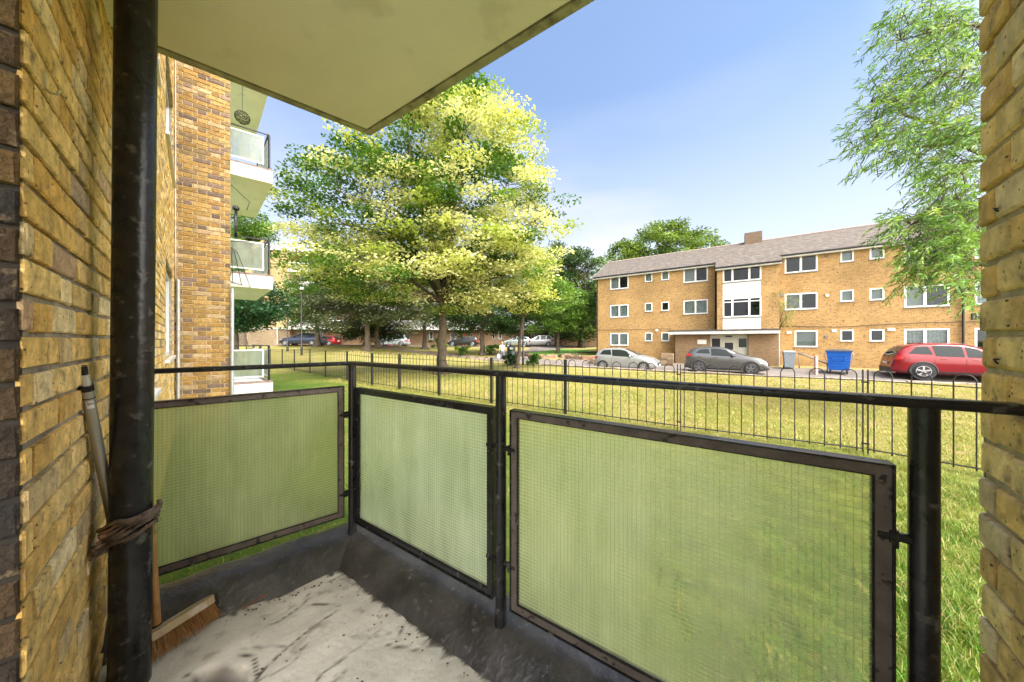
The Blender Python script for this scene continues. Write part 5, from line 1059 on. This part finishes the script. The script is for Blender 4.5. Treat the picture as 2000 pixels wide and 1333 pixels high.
uvbuild(mb,uvs,'wall',brick_tex('stained_brick',(.32,.24,.15),(.24,.17,.10),(.10,.08,.07),(.40,.34,.27),k=1.3),lw)
m=MB(); m.box(o+V(-.05,-.05,3.15),V(5.05,.3,0),V(-.1,2.5,0),V(0,0,.2)); m.build('coping',M_FASC,lw)
MB().tube([o+V(4.95,.25,0),o+V(4.95,.25,3.2)],.07,8).build('downpipe',M_GALV,lw,smooth=True,auto=40)
# ================================================================== cars
def paint(name,c,metal=.5,rough=.28): return mat(name,c,rough,metal=metal,var=.03,vscale=1,coat=.35)
M_CGL=mat('car_glass',(.018,.022,.022),.05,var=0,spec=.35); M_TYRE=mat('tyre',(.02,.02,.021),.85,var=.2,vscale=20); M_RIM=mat('alloy_rim',(.42,.42,.43),.35,metal=.7,var=.1); M_PLAS=mat('car_plastic',(.03,.03,.032),.6,var=.1)
M_HL=mat('headlight_lens',(.62,.64,.66),.12,var=.1,vscale=30,metal=.3); M_TL=mat('tail_light',(.42,.015,.015),.2,var=.05,coat=.5); M_PLATE=mat('number_plate',(.68,.66,.52),.4,var=.02)
def interp(tab,x):
    if x<=tab[0][0]: return tab[0][1]
    for (a,b),(c,d) in zip(tab,tab[1:]):
        if x<=c: t=(x-a)/(c-a); return b+(d-b)*t
    return tab[-1][1]
def smooth_tab(tab,n=44):
    xs_=[tab[0][0]+(tab[-1][0]-tab[0][0])*i/n for i in range(n+1)]; ys_=[interp(tab,x) for x in xs_]
    for _ in range(1): ys_=[ys_[0]]+[(ys_[i-1]+2*ys_[i]+ys_[i+1])/4 for i in range(1,n)]+[ys_[-1]]
    return list(zip(xs_,ys_))
def car(label,pos,yaw,L,W,Hc,top,belt,axles,rw,wins,ws,rws,col,clad=0,rails=False,group='parked cars',tl=(.55,.95,.30),hl=(.60,.80,.42),rimm=None,spokes=5,dark=False):
    t=thing('parked_car',label,'car',(pos[0],pos[1],pos[2]),yaw,group); T=smooth_tab(top)
    def plan(x):
        f=1.0
        for u,k,e in ((x,.17,.55),(L-x,.24,.85)):
            if u<e: f-=k*((e-u)/e)**2.2
        return f
    def sec(x):
        zt=interp(T,x); w=W/2*plan(x); zb=.21+.10*max(0,1-min(x,L-x)/.35); b=min(interp(belt,x),zt-.05); g=max(0,min(1,(zt-b)/(Hc-interp(belt,L/2)))); wr=w*(.94-.20*g); h_=b-zb
        return [(0,zb),(w*.86,zb),(w*.955,zb+.07),(w*.985,zb+h_*.32),(w*1.0,zb+h_*.58),(w*.992,zb+h_*.80),(w*.965,b-.02),(w*.94,b+.01),((w*.94+wr)/2+.012*g,(b+zt-.06*g)/2),(wr,zt-.075*g-.012),(wr*.93,zt-.035*g-.006),(wr*.78,zt-.012*g-.002),(wr*.4,zt),(0,zt)]
    def hw(x,z):
        s_=sec(x)[1:]; 
        for (a,b),(c,d) in zip(s_,s_[1:]):
            if b<=z<=d: return a+(c-a)*((z-b)/(d-b+1e-9))
        return s_[-2][0]
    X0=L/2; xs_=[0,.015,.05,.10,.16]+[.16+(L-.32)*i/40 for i in range(1,40)]+[L-.16,L-.10,L-.05,L-.015,L]
    vs=[];k=len(sec(1))
    for x in xs_:
        s_=sec(x); ring=[(x-X0,y,z) for y,z in s_]+[(x-X0,-y,z) for y,z in s_[-2:0:-1]]; vs+=ring
    m_=2*k-2; fs=[(i*m_+j,i*m_+(j+1)%m_,(i+1)*m_+(j+1)%m_,(i+1)*m_+j) for i in range(len(xs_)-1) for j in range(m_)]
    fs+=[tuple(range(m_))[::-1],tuple((len(xs_)-1)*m_+j for j in range(m_))]
    bd=MB().add(vs,[f[::-1] for f in fs]); bo=bd.build('body',col,t,smooth=True,auto=38)
    for side in (1,-1):
        for (b0,t0_,t1_,b1,zl,zu) in wins:
            m=MB(); n_=10; g=[]
            for i in range(n_+1):
                for j in range(6):
                    q=j/5; x=(b0+(b1-b0)*i/n_)*(1-q)+(t0_+(t1_-t0_)*i/n_)*q; zlo=interp(belt,x)+.025+zl; zhi=interp(T,x)-.10-zu; z=zlo+(zhi-zlo)*q; z=max(z,zlo)
                    g.append((x-X0,side*(hw(x,z)+.006),z))
            m.add(g,[(i*6+j,(i+1)*6+j,(i+1)*6+j+1,i*6+j+1)[::side] for i in range(n_) for j in range(5)])
            m.build('side_window',M_CGL,t,smooth=True)
        m=MB()                                              # seams and handles
        for x in (wins[0][0]+.02,)+tuple(w_[3]+.03 for w_ in wins[:2]):
            pts=[(x-X0,side*(hw(x,z)+.002),z) for z in np.linspace(.34,interp(belt,x),8)]; m.tube(pts,.006,4)
        m.build('door_seam',M_PLAS,t)
        for w_ in wins[-2:]:
            x=w_[0]+.14; z=interp(belt,x)-.10; MB().cbox((x-X0,side*(hw(x,z)-.01),z),(.17,0,0),(0,0,.03),(0,side*.035,0),.008).build('door_handle',col,t)
        x=wins[-1][3]-.22; z=interp(belt,x)+.06; m=MB(); m.ell((x-X0,side*(hw(x,z)+.11),z+.02),.075,.10,.075,12,8); m.tube([(x-X0,side*(hw(x,z)-.02),z-.02),(x-X0,side*(hw(x,z)+.08),z)],.02,6); m.build('mirror',M_PLAS if dark else col,t,smooth=True)
        # lamps wrap round the corners
        for nm,mt,(z0_,z1_,ln),rear in (('tail_light',M_TL,tl,True),('headlight',M_HL,hl,False)):
            m=MB(); g=[]; n_=7
            for i in range(n_+1):
                x=(.008+ln*(i/n_)**1.6) if rear else L-(.02+ln*(i/n_)**1.6); q=i/n_
                za=z0_+(z1_-z0_)*.35*q; zb_=z1_-(z1_-z0_)*.10*q
                for z in np.linspace(za,zb_,4): g.append((x-X0,side*(hw(x,min(z,interp(T,x)-.03))+.008),min(z,interp(T,x)-.02)))
            fcs=[(i*4+j,(i+1)*4+j,(i+1)*4+j+1,i*4+j+1) for i in range(n_) for j in range(3)]
            x=(.0 if rear else L); y0=side*hw(.01 if rear else L-.02,z0_); b_=len(g); dx=-.006 if rear else .004
            g+=[(x-X0+dx,y0,z0_),(x-X0+dx,y0*.62,z0_+.03),(x-X0+dx,y0*.62,z1_-.02 if rear else z0_+.10),(x-X0+dx,y0,z1_ if rear else z0_+.13)]; fcs.append((b_,b_+1,b_+2,b_+3)); m.add(g,fcs); m.build(nm,mt,t,smooth=False)
        for ax__ in axles:                                   # arch, tyre, rim
            y=side*(W/2*1.0); m=MB(); m.tube([(ax__-X0,y-side*.25,rw),(ax__-X0,y+side*.004,rw)],rw*1.16,28); 
            m.build('wheel_arch',M_PLAS,t,smooth=True,auto=40)
            m=MB(); m.tube([(ax__-X0,y-side*.20,rw),(ax__-X0,y-side*.18,rw),(ax__-X0,y+side*.0,rw),(ax__-X0,y+side*.016,rw)],[rw*.93,rw,rw,rw*.94],30)
            w_=m.build('wheel',M_TYRE,t,smooth=True,auto=40); m=MB(); yo=y+side*.018
            m.tube([(ax__-X0,yo-side*.01,rw),(ax__-X0,yo,rw)],rw*.68,24,1)
            for q in range(spokes):
                an=2*math.pi*q/spokes+.3; c_,s_=math.cos(an),math.sin(an); p_=V(c_,0,s_); n_=V(-s_,0,c_); b0=V(ax__-X0,yo,rw)
                m.box(b0+p_*.02-n_*rw*.085,p_*rw*.62,n_*rw*.17,V(0,side*.012,0),0)
            ring=[V(ax__-X0+math.cos(a)*rw*.66,yo+side*.006,rw+math.sin(a)*rw*.66) for a in np.linspace(0,2*math.pi,25)]; m.tube(ring,rw*.045,5,0,caps=False)
            m.build('rim',[rimm or M_RIM,M_PLAS],w_,smooth=False)
    for (xa,xb) in (ws,rws):                                 # windscreen and rear window
        m=MB(); n_=9; g=[]
        for i in range(n_+1):
            x=xa+(xb-xa)*i/n_; s_=sec(x); wr=s_[10][0]; zt=s_[-1][1]
            for j in range(9):
                y=(-1+2*j/8)*wr*.90; zz_=interp([(0,s_[13][1]),(s_[12][0],s_[12][1]),(s_[11][0],s_[11][1]),(s_[10][0],s_[10][1])],abs(y)); g.append((x-X0,y,zz_+.009))
        fl=(0,1,2,3) ; m.add(g,[tuple(np.array((i*9+j,(i+1)*9+j,(i+1)*9+j+1,i*9+j+1))[list(fl)]) for i in range(n_) for j in range(8)]); m.build('windscreen' if (xa,xb)==ws else 'rear_window',M_CGL,t,smooth=True)
    m=MB(); wF=sec(L-.01)[3][0]; m.cbox((X0-.015,-wF*.72,.40),(0,wF*1.44,0),(0,0,.16),(.03,0,0),.008); m.build('grille',M_PLAS,t)
    wR=sec(.01)[3][0]; MB().cbox((-X0+.012,-wR*.96,.24),(0,wR*1.92,0),(0,0,.26),(-.035,0,0),.012).build('rear_bumper',M_PLAS if clad else col,t)
    MB().cbox((X0+.012,-.26,.36),(0,.52,0),(0,0,.11),(.015,0,0),.003).build('number_plate',M_WHITE,t); MB().cbox((-X0-.004,-.26,.66),(0,.52,0),(0,0,.11),(-.012,0,0),.003).build('number_plate',M_PLATE,t)
    if clad:
        for side in (1,-1):
            m=MB(); g=[]; n_=24
            for i in range(n_+1):
                x=.03+(L-.06)*i/n_
                for z in np.linspace(.235,.235+clad,3): g.append((x-X0,side*(hw(x,z)+.009),z))
            m.add(g,[(i*3+j,(i+1)*3+j,(i+1)*3+j+1,i*3+j+1)[::side] for i in range(n_) for j in range(2)]); m.build('sill_cladding',M_PLAS,t,smooth=True)
            for ax__ in axles:
                pts=[V(ax__-X0+math.cos(a)*rw*1.2,side*(W/2-.01),rw+math.sin(a)*rw*1.2) for a in np.linspace(-.25,math.pi+.25,18)]; MB().tube(pts,.035,6).build('arch_trim',M_PLAS,t,smooth=True)
    if rails:
        for side in (1,-1):
            MB().tube([(x-X0,side*(sec(x)[10][0]*.93),interp(T,x)+.02) for x in np.linspace(.9,L*.60,9)],.018,6).build('roof_rail',M_GALV if rails==1 else col,t,smooth=True)
    return t
P_SIL=paint('silver_paint',(.33,.34,.34),.5); P_GREY=paint('grey_paint',(.11,.11,.107),.7); P_RED=paint('red_paint',(.20,.002,.008),.1,.25); P_BLU=paint('navy_paint',(.035,.045,.085),.6); P_WB=paint('pale_blue_paint',(.42,.49,.53),.1); P_BK=paint('black_car_paint',(.02,.02,.022),.4); P_GG=paint('grey_green_paint',(.30,.36,.36),.4); P_SV2=paint('light_silver_paint',(.38,.39,.40),.6)
YB=math.atan2(BE.y,BE.x)
hatch=[(0,.50),(.02,.86),(.10,1.00),(.30,1.28),(.55,1.40),(1.1,1.455),(1.7,1.46),(2.05,1.41),(2.45,1.22),(2.85,1.02),(3.1,.95),(3.5,.87),(3.78,.74),(3.92,.58),(3.97,.42)]
car('silver three-door hatchback parked left of the grey crossover',(7.62,20.75,H(7.6,20.7)+.03),YB,3.97,1.74,1.46,hatch,[(0,.97),(1,.93),(3,.86),(3.97,.7)],(.66,3.20),.305,[(.42,.62,1.12,1.20,.06,.0),(1.27,1.20,2.18,2.62,.0,.0)],(1.98,2.86),(.10,.50),P_SIL,tl=(.72,.93,.30),hl=(.62,.80,.55),spokes=8)
juke=[(0,.55),(.02,.95),(.10,1.12),(.32,1.38),(.62,1.52),(1.2,1.565),(1.8,1.56),(2.15,1.50),(2.55,1.30),(2.92,1.12),(3.2,1.06),(3.65,.98),(3.95,.84),(4.1,.62),(4.135,.45)]
car('dark grey crossover with bulging arches parked between silver hatchback and grey bin',(12.95,19.05,H(12.9,19.0)+.03),YB,4.135,1.765,1.57,juke,[(0,1.10),(1,1.05),(3,.97),(4.1,.8)],(.77,3.30),.345,[(.60,.82,1.28,1.34,.10,.03),(1.42,1.38,2.15,2.66,.0,.0)],(2.05,2.94),(.10,.55),P_GREY,clad=.09,tl=(.92,1.16,.34),hl=(.62,.80,.40),dark=True,rimm=mat('dark_rim',(.16,.16,.165),.35,metal=.6))
crv=[(0,.55),(.02,.98),(.10,1.12),(.35,1.42),(.55,1.60),(.9,1.66),(1.6,1.685),(2.2,1.66),(2.6,1.54),(3.1,1.26),(3.4,1.12),(3.8,1.05),(4.3,.92),(4.52,.72),(4.6,.48)]
car('red family SUV parked beside the blue bin, its front hidden by the brick pier',(21.4,15.05,H(21.4,15.05)+.03),YB,4.6,1.85,1.68,crv,[(0,1.13),(1,1.07),(3.2,1.0),(4.6,.85)],(.98,3.62),.36,[(.52,.80,1.18,1.30,.07,.02),(1.38,1.30,2.18,2.22,.0,.0),(2.30,2.26,2.62,3.22,.0,.0)],(2.42,3.34),(.10,.48),P_RED,clad=.12,rails=2,tl=(.82,1.10,.36),hl=(.72,.9,.5))
est=[(0,.55),(.02,.92),(.10,1.02),(.45,1.34),(.7,1.42),(1.6,1.46),(2.3,1.43),(2.75,1.22),(3.2,.98),(3.6,.92),(4.2,.80),(4.5,.62),(4.58,.42)]
suv=[(0,.55),(.02,.98),(.12,1.12),(.45,1.5),(.8,1.62),(1.6,1.65),(2.3,1.60),(2.75,1.38),(3.1,1.12),(3.5,1.04),(4.1,.92),(4.35,.70),(4.42,.48)]
ew=[(.40,.62,1.10,1.15,.05,0),(1.22,1.18,1.95,2.02,0,0),(2.10,2.04,2.35,3.0,0,0)]
def farcar(lab,px,Y,top,L,Hc,c,yaw=math.pi,**k):
    x=(px-CX)/F*Y; car(lab,(x,Y,H(x,Y)+.03),yaw,L,1.8,Hc,top,[(0,.98),(1,.94),(3,.90),(L,.75)],(.85,L-.85),.32,ew,(2.25,3.15),(.1,.42),c,**k)
farcar('dark blue estate car parked by the pale tower at far left',592.5,36.0,est,4.58,1.46,P_BLU,yaw=math.pi+.06,rails=1)
farcar('pale blue-white SUV parked in front of the red door',768,44.6,suv,4.42,1.65,P_WB,yaw=math.pi+.05)
farcar('black car half hidden by the dark tree trunk at the far block',905,45.6,est,4.58,1.46,P_BK)
farcar('small grey-green car partly hidden by the thin leaning tree',1010,44.5,hatch+[],3.97,1.46,P_GG,yaw=math.pi-.1)
farcar('light silver SUV parked right of the park lamp post',1051,45.2,suv,4.42,1.65,P_SV2,yaw=math.pi+.04)
farcar('dark red car at the end of the far row behind the blue estate',634,44.5,hatch,3.97,1.46,paint('dark_red_paint',(.20,.01,.015)))
# ================================================================== bins, posts, lamps
def gz(x,y,l=.03): return H(x,y)+l
wb=thing('wheelie_bin','tall grey wheelie bin standing against the end of the porch','bin'); xq,yq=16.95,19.15; z=gz(xq,yq)
m=MB(); q=lambda s,h_,z_: [V(xq,yq,z+z_)+BE*a*s+BN*b*h_ for a,b in ((-1,-1),(1,-1),(1,1),(-1,1))]
rings=[(.21,.24,.06),(.225,.26,.3),(.27,.33,.96),(.29,.35,.97),(.29,.35,1.0)]; vs=[p for r_ in rings for p in q(*r_)]; m.add(vs,[(i*4+j,i*4+(j+1)%4,(i+1)*4+(j+1)%4,(i+1)*4+j) for i in range(4) for j in range(4)]+[(3,2,1,0)]); m.build('bin_body',mat('bin_grey',(.22,.25,.28),.5,var=.08),wb)
m=MB(); vs=q(.30,.37,1.0)+q(.29,.36,1.05)+q(.2,.26,1.09); m.add(vs,[(i*4+j,i*4+(j+1)%4,(i+1)*4+(j+1)%4,(i+1)*4+j) for i in range(2) for j in range(4)]+[(8,9,10,11)]); m.build('lid',mat('bin_grey_lid',(.27,.30,.33),.45,var=.05),wb)
for s_ in (-1,1): MB().tube([V(xq,yq,z+.09)+BE*s_*.18-BN*.22,V(xq,yq,z+.09)+BE*s_*.24-BN*.22],.10,14).build('wheel',M_TYRE,wb,smooth=True,auto=40)
bb=thing('waste_container','large royal blue waste container with dark lid between post and red car','bin'); xq,yq=18.12,17.35; z=gz(xq,yq); be=V(.69,-.724,0); bn=V(-.724,-.69,0)
def rg4(s,h_,z_): return [V(xq,yq,z+z_)+be*a*s+bn*b*h_ for a,b in ((-1,-1),(1,-1),(1,1),(-1,1))]
m=MB(); rings=[(.38,.32,.20),(.40,.34,.26),(.47,.42,1.16),(.50,.45,1.17),(.50,.45,1.24)]; vs=[p for r_ in rings for p in rg4(*r_)]; m.add(vs,[(i*4+j,i*4+(j+1)%4,(i+1)*4+(j+1)%4,(i+1)*4+j) for i in range(4) for j in range(4)]+[(3,2,1,0)])
for zz_ in (.42,.56,.70,.98): 
    w_=.40+(zz_-.26)*.077; o=V(xq,yq,z+zz_)+bn*(.34+(zz_-.26)*.09-.004); m.cbox(o-be*w_*.86,be*w_*1.72,V(0,0,.05),bn*.02,.008)
m.build('bin_body',mat('blue_plastic',(.006,.095,.42),.38,var=.08,vscale=3),bb)
m=MB(); o=V(xq,yq,z+.95)+bn*.405
m.tube([o-be*.30,o-be*.20+V(0,0,-.22)+bn*-.01,o+be*.20+V(0,0,-.22)+bn*-.01,o+be*.30],.018,6); m.build('front_rib',MATS['blue_plastic'],bb,smooth=True)
m=MB(); vs=rg4(.53,.49,1.24)+rg4(.52,.48,1.29)+rg4(.36,.30,1.35); m.add(vs,[(i*4+j,i*4+(j+1)%4,(i+1)*4+(j+1)%4,(i+1)*4+j) for i in range(2) for j in range(4)]+[(8,9,10,11)]); m.build('lid',mat('dark_lid',(.05,.055,.065),.5,var=.1),bb)
for a in (-1,1):
    for b in (-1,1): c=V(xq,yq,z+.09)+be*a*.32+bn*b*.26; m=MB(); m.tube([c-be*.03,c+be*.03],.09,14); m.box(c-be*.045+V(0,0,.0),be*.012,bn*.05,V(0,0,.14)); m.build('castor',M_TYRE,bb,smooth=True,auto=40)
m=MB()
for a in (-1,1): m.tube([V(xq,yq,z+1.18)+be*a*.50,V(xq,yq,z+1.12)+be*a*.58,V(xq,yq,z+.55)+be*a*.46],.014,6)
m.build('lifting_arm',M_GALV,bb,smooth=True)
xq,yq=17.0,17.5; z=gz(xq,yq); m=MB(); m.cbox((xq-.06,yq-.06,z-.05),(.12,0,0),(0,.12,0),(0,0,1.12),.02); m.build('bollard',mat('faded_pink_paint',(.55,.33,.28),.8,var=.15,vscale=6),None,label='faded pink square post standing left of the blue container',cat='post')
xa=P(1560,690,19.3); xb_=P(1617,712,17.9); m=MB(); m.tube([xa,xb_],.045,8); 
for p in (xa.lerp(xb_,.02),xa.lerp(xb_,.98)): m.tube([p,V(p.x,p.y,H(p.x,p.y))],.03,6)
m.build('ramp_rail',mat('weathered_rail',(.30,.27,.24),.6,var=.2),None,smooth=True,label='sloping grey handrail left of the blue container',cat='handrail')
bx_=MB(); mbw=P(1299,0,21.3); 
def pier(px,Y,h_,w_,lab):
    x=(px-CX)/F*Y; lowwall_=MB(); z=H(x,Y)
    for r_ in range(int(h_/.075)):
        for k in range(2): lowwall_.cbox(V(x,Y,z+r_*.075)+BE*(-w_/2+k*w_/2)+BN*0,BE*(w_/2-.01),V(0,0,.066),BN*(.24+random.uniform(-.01,.01)),.006,0,pick([((.30,.20,.12),4),((.38,.27,.16),3),((.20,.15,.11),2)]))
    lowwall_.build('brick_stub',M_BR,None,label=lab,cat='wall')
pier(1304,22.6,.95,.8,'short crumbling brick stub between the silver hatchback and the porch')
def lamp(px,Y,h_,lab,thin=False):
    x=(px-CX)/F*Y; z=H(x,Y); t=thing('street_lamp',lab,'street lamp',(x,Y,z),0,'black park lamp posts')
    m=MB(); m.tube([(0,0,-.1),(0,0,.9),(0,0,.95),(0,0,h_)],[.085,.085,.055,.045],12); m.build('pole',M_BLACK,t,smooth=True,auto=40)
    m=MB(); m.tube([(0,0,h_),(0,0,h_+.08),(0,0,h_+.10)],[.07,.10,.20],12); m.tube([(0,0,h_+.42),(0,0,h_+.46),(0,0,h_+.56)],[.27,.25,.05],14); m.build('lamp_head',M_BLACK,t,smooth=True,auto=40)
    MB().tube([(0,0,h_+.10),(0,0,h_+.26),(0,0,h_+.42)],[.17,.21,.20],14).build('lamp_globe',mat('opal_globe',(.55,.56,.55),.3,var=.05),t,smooth=True)
lamp(589,27.0,5.5,'taller black park lamp at left, in front of the blue estate car'); lamp(561.5,30,4.1,'slim black post left of the taller park lamp'); lamp(1021.5,22.8,4.9,'black park lamp rising behind the thin leaning tree')
lb=thing('litter_bin','dark green litter bin beside the thin leaning tree','litter bin'); xq,yq=-.05,22.2; z=H(xq,yq)
m=MB(); m.tube([(xq,yq,z),(xq,yq,z+.05),(xq,yq,z+.95),(xq,yq,z+1.0)],[.27,.29,.31,.28],16); m.build('bin_body',mat('bin_green',(.02,.035,.028),.45,var=.1),lb,smooth=True,auto=40)
m=MB(); m.tube([(xq,yq,z+1.0),(xq,yq,z+1.08),(xq,yq,z+1.28),(xq,yq,z+1.34)],[.30,.31,.29,.12],16); m.build('hood',MATS['bin_green'],lb,smooth=True,auto=40); MB().box((xq-.10,yq-.325,z+1.12),(.2,0,0),(0,.02,0),(0,0,.13)).build('opening_plate',mat('pale_plate',(.5,.5,.45),.5,var=.1),lb)
# ================================================================== person walking away with a white bag
def skin(name,pts,edges,rad,m,parent,sub=2):
    me=bpy.data.meshes.new(name); me.from_pydata([tuple(p) for p in pts],edges,[]); o=bpy.data.objects.new(name,me); COL.objects.link(o)
    md=o.modifiers.new('s','SKIN'); md.use_smooth_shade=True
    for i,r_ in enumerate(rad): me.skin_vertices[0].data[i].radius=(r_,r_)
    me.skin_vertices[0].data[0].use_root=True; sm=o.modifiers.new('u','SUBSURF'); sm.levels=sub; sm.render_levels=sub
    bpy.context.view_layer.update(); ne=bpy.data.meshes.new_from_object(o.evaluated_get(bpy.context.evaluated_depsgraph_get())); bpy.data.objects.remove(o); ne.materials.clear(); ne.materials.append(m); return link(name,ne,parent)
px_,py_=-.86,28.2; pz=H(px_,py_)+.03
man=thing('person','person in a white top and patterned trousers walking with a white bag','person',(px_,py_,pz),R(20))
Sk=mat('skin',(.52,.30,.21),.6,var=.04)
J=[(0,0,.93),(0,.02,1.12),(0,.07,1.30),(0,.10,1.42),(0,.13,1.49),(0,.15,1.58),(0,.155,1.66),(-.10,0,.90),(-.11,.10,.50),(-.11,-.06,.09),(-.11,.07,.035),(.10,0,.90),(.10,-.06,.50),(.10,-.28,.12),(.10,-.20,.03),(-.19,.09,1.38),(-.26,.07,1.12),(-.27,.14,.86),(-.27,.17,.78),(.19,.09,1.38),(.25,.02,1.12),(.26,.12,.90),(.26,.15,.83)]
Eg=[(0,1),(1,2),(2,3),(3,4),(4,5),(5,6),(0,7),(7,8),(8,9),(9,10),(0,11),(11,12),(12,13),(13,14),(3,15),(15,16),(16,17),(17,18),(3,19),(19,20),(20,21),(21,22)]
Rd=[.13,.115,.125,.10,.05,.085,.075,.095,.065,.045,.04,.095,.065,.045,.04,.055,.042,.034,.035,.055,.042,.034,.035]
body=skin('body',J,Eg,Rd,Sk,man)
for s_ in (-1,1):
    hnd=J[18] if s_<0 else J[22]; m=MB()
    for k in range(4): m.tube([V(*hnd)+V((k-1.5)*.016,0,-.02),V(*hnd)+V((k-1.5)*.018,.012,-.065),V(*hnd)+V((k-1.5)*.018,.030,-.085+.006*abs(k-1.5))],[.008,.008,.007],6)
    m.tube([V(*hnd)+V(-s_*.03,.01,.0),V(*hnd)+V(-s_*.045,.03,-.03),V(*hnd)+V(-s_*.03,.04,-.05)],.009,6); m.build('fingers',Sk,man,smooth=True)
skin('top',[J[i] for i in (0,1,2,3,15,19)]+[(-.225,.08,1.25),(.22,.06,1.25)],[(0,1),(1,2),(2,3),(3,4),(3,5),(4,6),(5,7)],[.145,.135,.145,.115,.07,.07,.06,.06],mat('white_top',(.78,.74,.74),.9,var=.05),man)
skin('trousers',[J[0],J[7],J[8],(-.11,-.04,.14),J[11],J[12],(.10,-.26,.17)],[(0,1),(1,2),(2,3),(0,4),(4,5),(5,6)],[.145,.115,.095,.085,.115,.095,.085],mat('patterned_trousers',(.14,.16,.20),.9,var=.7,vscale=14),man)
m=MB(); m.ell((0,.135,1.69),.095,.115,.10,12,8); m.ell((0,.06,1.62),.075,.05,.09,10,6); m.build('hair',mat('ginger_hair',(.40,.20,.09),.7,var=.2),man,smooth=True)
m=MB(); m.ell((-.035,.232,1.61),.012,.008,.010,8,6); m.ell((.035,.232,1.61),.012,.008,.010,8,6); m.build('eyes',M_BLACK,man)
m=MB(); m.tube([(0,.235,1.60),(0,.262,1.565),(0,.235,1.555)],[.008,.014,.008],6); m.build('nose',Sk,man,smooth=True)
cq=Matrix.Rotation(R(20),3,'Z')@V(-.28,.19,.44)+V(px_,py_,pz); m=MB(); m.ell(cq,.17,.10,.24,14,9); m.tube([cq+V(-.05,0,.20),cq+V(-.03,0,.36),cq+V(.04,0,.20)],.008,5)
m.build('carrier_bag',mat('white_bag',(.75,.66,.66),.6,var=.1),None,smooth=True,label='white carrier bag hanging from the walking person\'s hand',cat='bag')
